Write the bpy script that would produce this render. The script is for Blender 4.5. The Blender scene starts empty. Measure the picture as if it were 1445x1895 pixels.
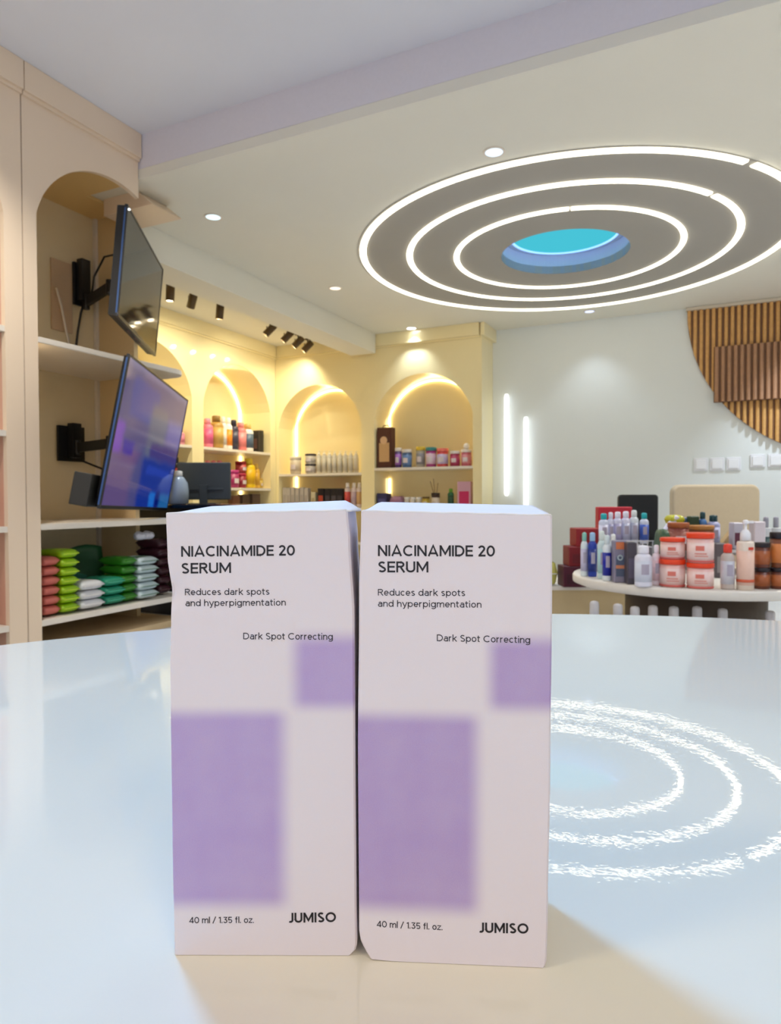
import bpy, bmesh, math, random
from mathutils import Matrix, Vector
random.seed(7)
PI = math.pi
C = bpy.context.scene.collection
SC = bpy.context.scene

# ------------------------------------------------------------------ camera
ZC = 0.859                       # camera height; table top at 0.75
YAW, PITCH, ROLL, FPX = 0.44734, -0.020775, -0.003463, 1255.74
def cam_axes():
    cy, sy = math.cos(YAW), math.sin(YAW)
    f = Vector((-sy*math.cos(PITCH), cy*math.cos(PITCH), math.sin(PITCH)))
    r = Vector((cy, sy, 0)); u = r.cross(f)
    return math.cos(ROLL)*r+math.sin(ROLL)*u, -math.sin(ROLL)*r+math.cos(ROLL)*u, f
_r, _u, _f = cam_axes()
cd = bpy.data.cameras.new('camera'); cam = bpy.data.objects.new('camera', cd); C.objects.link(cam)
m = Matrix((( _r.x, _u.x, -_f.x, 0), (_r.y, _u.y, -_f.y, 0), (_r.z, _u.z, -_f.z, ZC), (0, 0, 0, 1)))
cam.matrix_world = m
cd.sensor_fit = 'VERTICAL'; cd.sensor_height = 36; cd.sensor_width = 36
cd.lens = FPX/1895*36
cd.clip_start = 0.01; cd.clip_end = 60
cd.dof.use_dof = True; cd.dof.focus_distance = 0.162; cd.dof.aperture_fstop = 60
SC.camera = cam

# ------------------------------------------------------------------ view, world, lamps
SC.view_settings.view_transform = 'Standard'; SC.view_settings.look = 'None'
SC.view_settings.gamma = 1; SC.view_settings.use_curve_mapping = False
SC.view_settings.exposure = 0.36
SC.cycles.use_denoising = True
SC.cycles.max_bounces = 10; SC.cycles.diffuse_bounces = 5; SC.cycles.glossy_bounces = 4
SC.cycles.caustics_reflective = False; SC.cycles.caustics_refractive = False
SC.cycles.sample_clamp_indirect = 4.0
def lin(h, k=1.0):
    v = [int(h[i:i+2], 16)/255 for i in (0, 2, 4)]
    return tuple(k*(x/12.92 if x <= .04045 else ((x+.055)/1.055)**2.4) for x in v)+(1,)
w = bpy.data.worlds.new('world'); SC.world = w; w.use_nodes = True
w.node_tree.nodes['Background'].inputs[0].default_value = (.75, .85, 1, 1)
w.node_tree.nodes['Background'].inputs[1].default_value = 0.6
def lamp(name, kind, loc, power, col, aim=None, **kw):
    d = bpy.data.lights.new(name, kind); d.energy = power; d.color = col
    o = bpy.data.objects.new(name, d); C.objects.link(o); o.location = loc
    if aim is not None:
        o.rotation_euler = (Vector(aim)-Vector(loc)).to_track_quat('-Z', 'Y').to_euler()
    for k, v in kw.items(): setattr(d, k, v)
    return o
COOL = (.74, .86, 1.0); WARM = (1.0, .92, .66); NEUT = (1, .95, .86)
# unseen key panel ahead, two added fill panels behind the camera (fixtures built below)
lamp('unseen_panel_lamp', 'AREA', (-1.75, 1.15, 3.10), 16, (.05, .40, 1.0), (-.08, .15, .8), shape='DISK', size=.5, spread=math.radians(75))
lamp('unseen_panel_lamp', 'AREA', (1.6, -1.2, 3.10), 17, (1, .82, .54), (1.6, -1.2, 0), shape='DISK', size=.7)
lamp('unseen_panel_lamp', 'AREA', (-1.6, -1.4, 3.10), 17, (1, .82, .54), (-1.6, -1.4, 0), shape='DISK', size=.7)
# daylight entering by the shop window behind the camera
lamp('daylight', 'AREA', (.3, -3.15, 1.75), 18, (.96, .88, .94), (.3, 4, 1.5), shape='RECTANGLE', size=4.6, size_y=2.1)

# ------------------------------------------------------------------ materials
MATS = {}
def mat(key, col, rough=.5, metal=0, emit=None, es=0, coat=0, bump=0, bscale=60, var=0.0, trans=0, spec=.5, alpha=None):
    if key in MATS: return MATS[key]
    mt = bpy.data.materials.new(key); mt.use_nodes = True; nt = mt.node_tree
    b = nt.nodes['Principled BSDF']
    c = lin(col) if isinstance(col, str) else tuple(col)+(1,)
    b.inputs['Base Color'].default_value = c
    b.inputs['Roughness'].default_value = rough; b.inputs['Metallic'].default_value = metal
    b.inputs['Coat Weight'].default_value = coat; b.inputs['Coat Roughness'].default_value = .06
    b.inputs['Specular IOR Level'].default_value = spec
    if trans: b.inputs['Transmission Weight'].default_value = trans
    if emit is not None:
        b.inputs['Emission Color'].default_value = lin(emit) if isinstance(emit, str) else tuple(emit)+(1,)
        b.inputs['Emission Strength'].default_value = es
    tc = nt.nodes.new('ShaderNodeTexCoord')
    nz = nt.nodes.new('ShaderNodeTexNoise'); nz.inputs['Scale'].default_value = bscale; nz.inputs['Detail'].default_value = 3
    nt.links.new(tc.outputs['Object'], nz.inputs['Vector'])
    mx = nt.nodes.new('ShaderNodeMix'); mx.data_type = 'RGBA'; mx.blend_type = 'MULTIPLY'
    mx.inputs['Factor'].default_value = var if var else .06
    mx.inputs[6].default_value = c
    nt.links.new(nz.outputs['Color'], mx.inputs[7]) if False else nt.links.new(nz.outputs['Fac'], mx.inputs[7])
    nt.links.new(mx.outputs[2], b.inputs['Base Color'])
    if bump:
        bp = nt.nodes.new('ShaderNodeBump'); bp.inputs['Strength'].default_value = bump; bp.inputs['Distance'].default_value = .002
        nt.links.new(nz.outputs['Fac'], bp.inputs['Height']); nt.links.new(bp.outputs['Normal'], b.inputs['Normal'])
    MATS[key] = mt
    return mt
def pl(h, rough=.4): return mat('plastic_'+h+('' if rough == .4 else '_r%d' % int(rough*100)), h, rough)

# ------------------------------------------------------------------ mesh helpers
def link(name, me, parent=None, loc=None, smooth=False):
    o = bpy.data.objects.new(name, me); C.objects.link(o)
    if parent: o.parent = parent
    if loc: o.location = loc
    if smooth:
        for p in me.polygons: p.use_smooth = True
    return o
def mk(name, verts, faces, mt, parent=None, loc=None, smooth=False):
    me = bpy.data.meshes.new(name); me.from_pydata([tuple(v) for v in verts], [], faces)
    bm = bmesh.new(); bm.from_mesh(me); bmesh.ops.recalc_face_normals(bm, faces=bm.faces); bm.to_mesh(me); bm.free()
    me.materials.append(mt); me.update()
    return link(name, me, parent, loc, smooth)
def tag(o, label=None, cat=None, group=None, kind=None):
    if label: o['label'] = label
    if cat: o['category'] = cat
    if group: o['group'] = group
    if kind: o['kind'] = kind
    return o
def thing(name, label, cat, loc=(0, 0, 0), rz=0, group=None):
    o = bpy.data.objects.new(name, None); C.objects.link(o); o.location = loc; o.rotation_euler = (0, 0, rz)
    o.empty_display_size = .05
    return tag(o, label, cat, group)
def box(name, lo, hi, mt, parent=None, bev=0, seg=2):
    bm = bmesh.new(); bmesh.ops.create_cube(bm, size=1)
    s = [hi[i]-lo[i] for i in range(3)]; c = [(hi[i]+lo[i])/2 for i in range(3)]
    for v in bm.verts: v.co = Vector((v.co[i]*s[i]+c[i] for i in range(3)))
    if bev:
        bmesh.ops.bevel(bm, geom=list(bm.edges), offset=min(bev, min(s)*.45), segments=seg, affect='EDGES', profile=.6)
    me = bpy.data.meshes.new(name); bm.to_mesh(me); bm.free(); me.materials.append(mt)
    return link(name, me, parent)
def lathe(name, prof, mt, parent=None, loc=(0, 0, 0), n=20, sx=1, sy=1, loop=False):
    if name in ('label_band', 'foot_band', 'foot_stripe', 'emblem', 'recess_ceiling', 'blue_light_bead'): loop = True
    if loop: prof = list(prof)+[prof[0]]
    vs, fs = [], []
    for r, z in prof:
        for k in range(n):
            a = 2*PI*k/n; vs.append((r*math.cos(a)*sx, r*math.sin(a)*sy, z))
    for j in range(len(prof)-1):
        for k in range(n):
            k2 = (k+1) % n; fs.append((j*n+k, j*n+k2, (j+1)*n+k2, (j+1)*n+k))
    if not loop: fs.append(tuple(range(n))[::-1]); b = (len(prof)-1)*n; fs.append(tuple(range(b, b+n)))
    me = bpy.data.meshes.new(name); me.from_pydata(vs, [], fs); me.materials.append(mt)
    for p in me.polygons: p.use_smooth = len(p.vertices) == 4
    return link(name, me, parent, loc)
def tube(name, pts, r, mt, parent=None, n=8, closed=False):
    pts = [Vector(p) for p in pts]; vs, fs = [], []
    N = len(pts)
    for i, p in enumerate(pts):
        a = pts[(i-1) % N] if (i or closed) else p; b = pts[(i+1) % N] if (i < N-1 or closed) else p
        t = (b-a).normalized(); ref = Vector((0, 0, 1)) if abs(t.z) < .9 else Vector((1, 0, 0))
        u = t.cross(ref).normalized(); v = t.cross(u)
        for k in range(n):
            an = 2*PI*k/n; vs.append(p+r*(math.cos(an)*u+math.sin(an)*v))
    for i in range(N if closed else N-1):
        for k in range(n):
            k2 = (k+1) % n; j = (i+1) % N; fs.append((i*n+k, i*n+k2, j*n+k2, j*n+k))
    if not closed: fs += [tuple(range(n)), tuple(range((N-1)*n, N*n))]
    return mk(name, vs, fs, mt, parent, smooth=True)
def prism(name, poly, z0, z1, mt, parent=None, bev=0):
    bm = bmesh.new(); vs = [bm.verts.new((x, y, z0)) for x, y in poly]; f = bm.faces.new(vs)
    r = bmesh.ops.extrude_face_region(bm, geom=[f])
    for v in r['geom']:
        if isinstance(v, bmesh.types.BMVert): v.co.z = z1
    bmesh.ops.recalc_face_normals(bm, faces=bm.faces)
    if bev: bmesh.ops.bevel(bm, geom=[e for e in bm.edges if abs(e.verts[0].co.z-e.verts[1].co.z) < 1e-6], offset=bev, segments=2, affect='EDGES')
    me = bpy.data.meshes.new(name); bm.to_mesh(me); bm.free(); me.materials.append(mt)
    return link(name, me, parent)
def rrect(x0, y0, x1, y1, r, n=6):
    out = []
    for cx, cy, a0 in ((x1-r, y1-r, 0), (x0+r, y1-r, 90), (x0+r, y0+r, 180), (x1-r, y0+r, 270)):
        for k in range(n+1):
            a = math.radians(a0+90*k/n); out.append((cx+r*math.cos(a), cy+r*math.sin(a)))
    return out

# ------------------------------------------------------------------ room shell
M_CEIL = mat('ceiling_paint', 'e8e5d8', .75, var=.04, bscale=3)
M_DISC = mat('ceiling_disc_grey', 'a8a49c', .75, var=.04, bscale=3)
M_WALL = mat('white_wall_paint', 'e4e8e6', .6, var=.05, bscale=2)
M_CREAM = mat('cream_laminate', 'f6e6b4', .30, coat=.8, var=.05, bscale=2)
M_CREAM2 = mat('beige_laminate', 'ecd6bc', .4, var=.05, bscale=2)
M_INNER = mat('beige_shelf_interior', 'e8d8b4', .5, var=.05, bscale=2)
M_EDGE = mat('pale_shelf_edge', 'e8dfd2', .4)
M_FLOOR = mat('floor_tile', 'dadce0', .25, bump=.05, bscale=8, var=.15)
ZL, ZH = ZC+2.0, ZC+2.27
def st(o): o['kind'] = 'structure'; return o
st(box('floor', (-6, -3.4, -.1), (4.4, 8.2, 0), M_FLOOR))
HC, HR = (-1.13, 5.66), .51
def ceiling_with_hole(name, x0, x1, y0, y1, z, th, c, r, mt, outer_r=None):
    n = 96
    inner = [(c[0]+r*math.cos(2*PI*k/n), c[1]+r*math.sin(2*PI*k/n)) for k in range(n)]
    if outer_r: outer = [(c[0]+outer_r*math.cos(2*PI*k/n), c[1]+outer_r*math.sin(2*PI*k/n)) for k in range(n)]
    else:
        outer = []
        for k in range(n):
            a = 2*PI*k/n; dx, dy = math.cos(a), math.sin(a)
            t = min([((x1-c[0])/dx) if dx > 1e-9 else ((x0-c[0])/dx) if dx < -1e-9 else 1e9, ((y1-c[1])/dy) if dy > 1e-9 else ((y0-c[1])/dy) if dy < -1e-9 else 1e9])
            outer.append((c[0]+dx*t, c[1]+dy*t))
        # push the nearest samples onto the true corners
        for cx, cy in ((x0, y0), (x1, y0), (x0, y1), (x1, y1)):
            k = min(range(n), key=lambda q: (outer[q][0]-cx)**2+(outer[q][1]-cy)**2); outer[k] = (cx, cy)
    vs = [(x, y, z) for x, y in inner]+[(x, y, z) for x, y in outer]+[(x, y, z+th) for x, y in inner]+[(x, y, z+th) for x, y in outer]
    fs = []
    for k in range(n):
        j = (k+1) % n
        fs += [(k, j, n+j, n+k), (2*n+k, 3*n+k, 3*n+j, 2*n+j), (k, 2*n+k, 2*n+j, j), (n+k, n+j, 3*n+j, 3*n+k)]
    return mk(name, vs, fs, mt)
st(ceiling_with_hole('ceiling', -6, 4.4, 3.19, 8.2, ZL, .06, HC, HR, M_CEIL))
st(ceiling_with_hole('ceiling_disc', 0, 0, 0, 0, ZL-.006, .0055, HC, HR, M_DISC, outer_r=1.69))  # flat disc inside the outer ring, greyer than the ceiling around it
st(box('ceiling_high', (-4.3, -3.4, ZH), (4.4, 3.30, ZH+.06), mat('high_ceiling_paint', 'e2e4ec', .75, var=.04, bscale=3)))
st(box('trim_1', (-4.3, 3.19, ZL+.061), (4.4, 3.30, ZH), mat('step_paint', 'e0dce4', .75)))
# skylight well: drum wall and glowing cyan dome disc
M_WELL = mat('well_paint', 'cfe0f6', .6)
def ring_wall(name, c, r, z0, z1, th, mt, parent=None, n=96):
    vs, fs = [], []
    for rr, z in ((r, z0), (r+th, z0), (r+th, z1), (r, z1)):
        for k in range(n): vs.append((c[0]+rr*math.cos(2*PI*k/n), c[1]+rr*math.sin(2*PI*k/n), z))
    for j in range(4):
        for k in range(n):
            q = (k+1) % n; j2 = (j+1) % 4; fs.append((j*n+k, j*n+q, j2*n+q, j2*n+k))
    return mk(name, vs, fs, mt, parent, smooth=False)
sky = thing('ceiling_dome_light', 'round blue lit recess with a bright cyan disc in the middle of the ceiling rings', 'ceiling light', (0, 0, 0))
ring_wall('recess_wall', HC, HR, ZL-.005, ZL+.17, .02, M_WELL, sky)
lathe('recess_ceiling', [(.425, .158), (HR-.002, .158), (HR-.002, .166), (.425, .166)], M_WELL, sky, (HC[0], HC[1], ZL), n=64)
lathe('glowing_disc', [(.0, .150), (.42, .150), (.42, .157), (0, .157)], mat('cyan_glow', '062028', .9, spec=0, emit=(.06, .50, .62), es=.85), sky, (HC[0], HC[1], ZL), n=64)
lathe('blue_light_bead', [(.424, .140), (.436, .140), (.436, .156), (.424, .156)], mat('blue_glow', '5080e0', .5, emit=(.28, .52, 1), es=1.3), sky, (HC[0], HC[1], ZL), n=64)
# walls
st(box('wall_back', (-5.9, 7.92, 0), (4.4, 8.1, ZL), M_WALL))
st(box('wall_right', (4.2, -3.4, 0), (4.4, 7.92, ZH), M_WALL))
st(box('wall_left', (-4.3, -3.4, 0), (-4.03, 3.45, ZL), M_CREAM2))
st(box('wall_left_far', (-5.95, 3.3, 0), (-5.80, 7.92, ZL), M_CREAM2))
st(box('wall_left_return', (-5.80, 3.3, 0), (-4.3, 3.45, ZL), M_CREAM2))
# shop front behind the camera: wall with one big window
for n_, lo, hi in (('wall_front', (-4.3, -3.4, 0), (-2.3, -3.22, ZH)), ('wall_front', (2.9, -3.4, 0), (4.2, -3.22, ZH)),
                   ('wall_front', (-2.3, -3.4, 0), (2.9, -3.22, .65)), ('wall_front', (-2.3, -3.4, 2.85), (2.9, -3.22, ZH))):
    st(box(n_, lo, hi, M_WALL))
wf = st(box('window_1', (-2.3, -3.36, .65), (-2.22, -3.26, 2.85), M_EDGE))
for a, b in (((2.82, -3.36, .65), (2.9, -3.26, 2.85)), ((-2.22, -3.36, .65), (2.82, -3.26, .72)), ((-2.22, -3.36, 2.78), (2.82, -3.26, 2.85)), ((.26, -3.36, .72), (.34, -3.26, 2.78))):
    box('window_frame', a, b, M_EDGE, wf)
# bulkhead beam between the ring ceiling and the arch corner
st(box('trim_2', (-4.09, 3.60, ZC+1.765), (-3.755, 7.42, ZL-.0005), M_CEIL))
# round overhead fixtures: the unseen key and the two added fill panels
for i, (x, y, r, lb) in enumerate(((-1.75, 1.15, .25, 'round cool white ceiling panel lamp ahead of the camera, above the frame'), (1.6, -1.2, .35, 'added round fill panel on the ceiling, right behind the camera'), (-1.6, -1.4, .35, 'added round fill panel on the ceiling, left behind the camera'))):
    t = thing('unseen_panel', lb, 'ceiling light', (x, y, ZH))
    ring_wall('frame', (0, 0), r, -.015, -.0005, .02, M_EDGE, t, n=40)
    lathe('diffuser', [(0, -.008), (r, -.008), (r, -.001), (0, -.001)], mat('panel_glow', 'ffffff', .5, emit=(.9, .95, 1), es=3), t, n=40)

# ------------------------------------------------------------------ ceiling rings and lamps
M_RING = mat('ring_glow', 'fff6dc', .5, emit=(1, .93, .74), es=3.6)
RINGS = ((1.655, .026, -38.9, 1.3, 'outermost glowing ceiling ring, with a joint at upper right'), (1.275, .024, -31.9, 1.1, 'middle glowing ceiling ring, with a joint at upper right'), (.888, .022, -77, .5, 'innermost glowing ceiling ring around the blue recess'))
for R_, hw, brk, gap, lb in RINGS:
    t = thing('ring_light', lb, 'ring light', (-1.12, 5.66, ZL-.006), 0, 'concentric ceiling ring lights')
    a0, a1 = math.radians(brk+gap), math.radians(brk+360-gap); n = 120
    for half in range(2):
        vs, fs = [], []
        for k in range(n//2+1):
            a = a0+(a1-a0)*(half*.5+k/n)
            for rr, z in ((R_-hw, -.002), (R_-hw*.7, -.012), (R_+hw*.7, -.012), (R_+hw, -.002)):
                vs.append((rr*math.cos(a), rr*math.sin(a), z))
        for k in range(n//2):
            for j in range(4):
                j2 = (j+1) % 4; fs.append((k*4+j, k*4+j2, (k+1)*4+j2, (k+1)*4+j))
        fs += [(0, 1, 2, 3), tuple(n//2*4+q for q in (3, 2, 1, 0))]
        mk('light_strip', vs, fs, M_RING, t)
DL = ((-3.23, 3.84, COOL, 'left downlight of the near row, beside the televisions', 'd8f4ff'),
      (-3.28, 5.64, NEUT, 'downlight left of the rings and right of the beam', 'fff4e4'),
      (-3.25, 7.36, COOL, 'bright downlight above the right arch', 'f4fbff'),
      (-1.17, 3.84, COOL, 'downlight just above the outer ring, nearest the camera', 'd8ecff'),
      (-1.24, 7.55, COOL, 'small downlight beyond the rings by the white wall', 'd0dcff'),
      # added unseen downlights carry the grid on, brightening the room by bounce
      (.9, 3.84, NEUT, 'added downlight outside the picture, right of the rings, near row', 'fff4e4'), (.9, 7.3, COOL, 'added downlight outside the picture, right of the rings, far row', 'd0dcff'),
      (2.9, 3.84, NEUT, 'added downlight outside the picture by the right wall, near row', 'fff4e4'), (2.9, 6.2, NEUT, 'added downlight outside the picture by the right wall, far row', 'fff4e4'),
      (-2.6, 1.7, NEUT, 'added unseen downlight of the high ceiling above the near cabinet', 'd8ecff'), (-.4, 1.7, COOL, 'added unseen downlight of the high ceiling in front of the step', 'd8ecff'), (1.6, 1.9, COOL, 'added unseen downlight of the high ceiling at the right', 'd8ecff'))
for i, (x, y, col, lb, gc) in enumerate(DL):
    t = thing('downlight', lb, 'downlight', (x, y, ZL if y > 3.2 else ZH), 0, 'recessed ceiling downlights')
    ring_wall('trim_ring', (0, 0), .052, -.006, -.0005, .012, M_EDGE, t, n=28)
    lathe('lens', [(0, -.003), (.051, -.003), (.051, -.001), (0, -.001)], mat('lens_'+gc, gc, .5, emit=gc, es=.9 if i != 2 else 9), t, n=28)
    lamp('downlight_lamp', 'SPOT', (x, y, (ZL if y > 3.2 else ZH)-.02), (75, 95, 19, 80, 12, 170, 120, 190, 180, 110, 10, 90)[i], col, (x, y+(.1 if i == 2 else 0), 0), spot_size=math.radians(95 if x > -2 or y > 3 else 118), spot_blend=.7, shadow_soft_size=.04)
# track spots over the arches
M_SPOT = mat('bronze_spot', '5a4a34', .35, metal=.6)
SPOTS = ((-4.556, 4.81, 'track spot nearest the camera, hanging upright', 0, 8), (-4.538, 5.085, 'second track spot, tilted with its bracket showing', 1, 35), (-4.559, 5.51, 'third track spot, nearly upright', 0, 12),
         (-4.558, 6.37, 'fourth track spot, first of the four tilted ones', 1, 42), (-4.557, 6.715, 'fifth track spot, second of the four tilted ones', 1, 42), (-4.61, 7.02, 'sixth track spot, third of the four tilted ones', 1, 48), (-4.64, 7.28, 'seventh track spot, closest to the back arches', 1, 50))
for i, (x, y, lb, br, tilt) in enumerate(SPOTS):
    t = thing('spotlight', lb, 'spotlight', (x, y, ZL), 0, 'bronze track spots')
    box('mount_plate', (-.03, -.03, -.012), (.03, .03, -.0005), M_SPOT, t)
    tube('stem', [(0, 0, -.01), (0, 0, -.06)], .008, M_SPOT, t)
    hd = lathe('spot_head', [(.034, -.08), (.040, -.078), (.040, .07), (.034, .08), (.001, .08), (.001, .074), (.033, .06)], M_SPOT, t, (0, 0, -.095), n=18, loop=True)
    lathe('lens', [(0, -.073), (.033, -.073), (.033, -.070), (0, -.070)], mat('spot_glow', 'fff0c8', .5, emit=(1, .88, .62), es=45), hd, n=18)
    # lean the head so that its lens looks at the arch walls on the left / back
    aim = Vector((-.75, .2, -1.0)) if i < 4 else Vector((-.35, .3, -1.0))
    dv = Vector((-.62, -.3, -.70)).normalized() if i >= 3 else Vector((math.sin(math.radians(tilt))*(-.8), math.sin(math.radians(tilt))*(.3 if i < 4 else .6), -math.cos(math.radians(tilt)))).normalized()
    hd.rotation_euler = Vector((0, 0, -1)).rotation_difference(dv).to_euler()
    pass
    if br: tube('bracket', [(-.045, 0, -.05), (-.05, 0, -.10), (.05, 0, -.10), (.045, 0, -.05)], .006, M_SPOT, t)
    lamp('track_spot_lamp', 'SPOT', Vector((x, y, ZL-.095))+dv*.075, (34 if i < 5 else 24), WARM, Vector((x, y, ZL))+aim*2, spot_size=math.radians(130), spot_blend=1, shadow_soft_size=.015)
# two vertical light tubes on the white wall
M_TUBE = mat('tube_glow', 'ffffff', .5, emit=(.93, .98, 1), es=1.15)
for i, (x, z0, z1, lb) in enumerate(((-2.243, .017, 1.227, 'longer vertical light tube on the white wall, left one'), (-2.010, -.22, .945, 'lower vertical light tube on the white wall, right one'))):
    t = thing('wall_light_tube', lb, 'wall light', (x, 7.90, ZC+z0), 0, 'vertical tube lights')
    L = z1-z0
    lathe('glowing_tube', [(.001, 0), (.018, .006), (.027, .03), (.028, .06), (.028, L-.06), (.027, L-.03), (.02, L-.006), (.001, L)], M_TUBE, t, (0, -.04, 0), n=14)
    for q in (.15, L-.15): box('clip', (-.012, -.03, q-.01), (.012, .018, q+.01), M_EDGE, t)
# ------------------------------------------------------------------ arched shelf units
def arch_z(u, a0, a1, spring, apex):
    hw = (a1-a0)/2; s = apex-spring; r = (hw*hw+s*s)/(2*s); d = u-(a0+a1)/2
    return apex-r+math.sqrt(max(0, r*r-d*d))
M_STRIP = mat('strip_glow', 'ffe9a8', .5, emit=(1, .85, .46), es=3.8)
def arch_unit(name, label, org, ud, vd, p0, p1, a0, a1, spring, apex, z0, z1, depth, shelves, mf, mi, soffit=True, strip=True, cut=None, cornice=True, cor=(.145, .06), shelf_over=0, corner_trim=False, low_apex=None, backlen=None):
    """front panel in the plane org+u*ud, interior towards vd; all z absolute"""
    t = thing(name, label, 'shelf unit', (0, 0, 0))
    ud = Vector(ud); vd = Vector(vd); org = Vector(org)
    W = lambda u, v, z: tuple(org+ud*u+vd*v+Vector((0, 0, z)))
    def slab(nm, u0, u1, v0, v1, za, zb, mt, par=t, bev=0):
        o = box(nm, (0, 0, 0), (1, 1, 1), mt, par) if False else None
        vs = [W(u, v, z) for z in (za, zb) for v in (v0, v1) for u in (u0, u1)]
        return mk(nm, vs, [(0, 1, 3, 2), (4, 6, 7, 5), (0, 4, 5, 1), (2, 3, 7, 6), (0, 2, 6, 4), (1, 5, 7, 3)], mt, par)
    th = .03; pe = cut if cut is not None else p1
    # front panel with the arch cut out of it
    vs, fs = [], []
    us = [a0+(min(a1, pe)-a0)*k/32 for k in range(33)]
    for u in us:
        za = arch_z(u, a0, a1, spring, apex)
        for v in (0, th):
            vs += [W(u, v, za), W(u, v, z1)]
    for k in range(32):
        a, b = k*4, k*4+4
        fs += [(a, b, b+1, a+1), (a+2, a+3, b+3, b+2), (a, a+2, b+2, b), (a+1, b+1, b+3, a+3)]
    fs += [(0, 1, 3, 2), (128, 130, 131, 129)]
    mk('arched_header', vs, fs, mf, t)
    slab('stile', p0, a0, 0, th, z0, z1, mf)
    if cut is None: slab('stile', a1, p1, 0, th, z0, z1, mf)
    if soffit:
        vs, fs = [], []
        us = [a0+(a1-a0)*k/32 for k in range(33)]
        pts = [(a0, z0)]+[(u, arch_z(u, a0, a1, spring, apex)) for u in us]+[(a1, z0)]
        cu = (a0+a1)/2
        for u, z in pts:
            # outward normal, roughly away from the centre of the arch
            dx, dz = (u-cu), (z-(spring-.1)) if z > spring else 0
            l = math.hypot(dx, dz) or 1
            for v in (th, depth):
                vs += [W(u, v, z), W(u+dx/l*.015, v, z+dz/l*.015)]
        for k in range(len(pts)-1):
            a, b = k*4, k*4+4
            fs += [(a, a+2, b+2, b), (a+1, b+1, b+3, a+3), (a, b, b+1, a+1), (a+2, a+3, b+3, b+2)]
        e_ = (len(pts)-1)*4; fs += [(0, 2, 3, 1), (e_, e_+1, e_+3, e_+2)]
        mk('arch_lining', vs, fs, mf, t)
    else:
        slab('side_panel', a0-.045, a0-.005, th, depth, z0, z1-.27, mi)
    slab('back_panel', a0-.02, (backlen or a1)+.02, depth, depth+.015, z0, z1-(.02 if soffit else .27), mi)
    for zs in shelves:
        slab('shelf', a0+.001, a1-.001, .002 if not shelf_over else .0, depth-.001, zs-.03, zs, M_EDGE)
    if strip:
        pts = []
        inn = .022
        for k in range(9): pts.append((a0+inn, z0+.9+(spring-z0-.9)*k/9))
        for k in range(29):
            u = a0+inn+(a1-a0-2*inn)*k/28; pts.append((u, arch_z(u, a0, a1, spring, apex)-inn))
        for k in range(9): pts.append((a1-inn, spring-(spring-z0-.9)*(k+1)/9))
        # broken where the shelves cross it
        seg = [[]]
        for u, z in pts:
            if any(-.045 < z-zs < .012 for zs in shelves): seg.append([])
            else: seg[-1].append(W(u, depth-.016, z))
        for s in seg:
            if len(s) > 1: tube('light_strip', s, .012, M_STRIP, t, n=6)
    if cornice:
        ch, cp = cor
        slab('cornice', max(p0, -5.222), pe, -cp, -.0005, z1-ch, z1-.001, mf)
        slab('cornice_bead', max(p0, -5.25), pe, -cp*.5, -.0008, z1-ch-.018, z1-ch-.0005, mf)
    return t
Z0 = 0.0
X3 = -5.288
# back wall arches: plane y=7.5 (u = x), interior towards +y
arch_unit('arched_shelf', 'yellow lit arch with tubs and a tall brown carton, beside the white wall', (0, 7.5, 0), (1, 0, 0), (0, 1, 0), -3.91, -2.448, -3.82, -2.54, ZC+.98, ZC+1.487, Z0, ZL, .41, (ZC+.37, ZC-.118, ZC-.56), M_CREAM, M_CREAM)
arch_unit('arched_shelf', 'yellow lit arch with off-white pump bottles, in the far corner', (0, 7.5, 0), (1, 0, 0), (0, 1, 0), -5.286, -3.9102, -5.245, -4.0, ZC+.93, ZC+1.466, Z0, ZL, .41, (ZC+.32, ZC-.118, ZC-.56), M_CREAM, M_CREAM)
t = thing('end_panel', 'cream return panel closing the arch row against the white wall', 'panel')
box('panel', (-2.4475, 7.5, 0), (-2.43, 7.919, ZL-.001), M_CREAM, t); box('cornice', (-2.4295, 7.45, ZL-.145), (-2.385, 7.918, ZL-.002), M_CREAM, t)
# left wall arches: plane x=-5.288 (u = y), interior towards -x
arch_unit('arched_shelf', 'yellow lit arch with coloured bottles on the far left wall', (X3, 0, 0), (0, 1, 0), (-1, 0, 0), 5.99, 7.4990, 6.09, 7.38, ZC+1.13, ZC+1.634, Z0, ZL, .49, (ZC+.597, ZC+.13, ZC-.32), M_CREAM, M_CREAM)
arch_unit('arched_shelf', 'yellow arch partly hidden behind the two televisions', (X3, 0, 0), (0, 1, 0), (-1, 0, 0), 4.50, 5.9895, 4.61, 5.90, ZC+1.15, ZC+1.66, Z0, ZL, .49, (ZC+.597, ZC+.13, ZC-.32), M_CREAM, M_CREAM, strip=False)
arch_unit('arched_shelf', 'yellow arch on the left wall hidden behind the near cabinet', (X3, 0, 0), (0, 1, 0), (-1, 0, 0), 3.46, 4.4990, 3.55, 4.40, ZC+1.15, ZC+1.60, Z0, ZL, .49, (ZC+.597, ZC+.13), M_CREAM, M_CREAM, strip=False)
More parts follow.
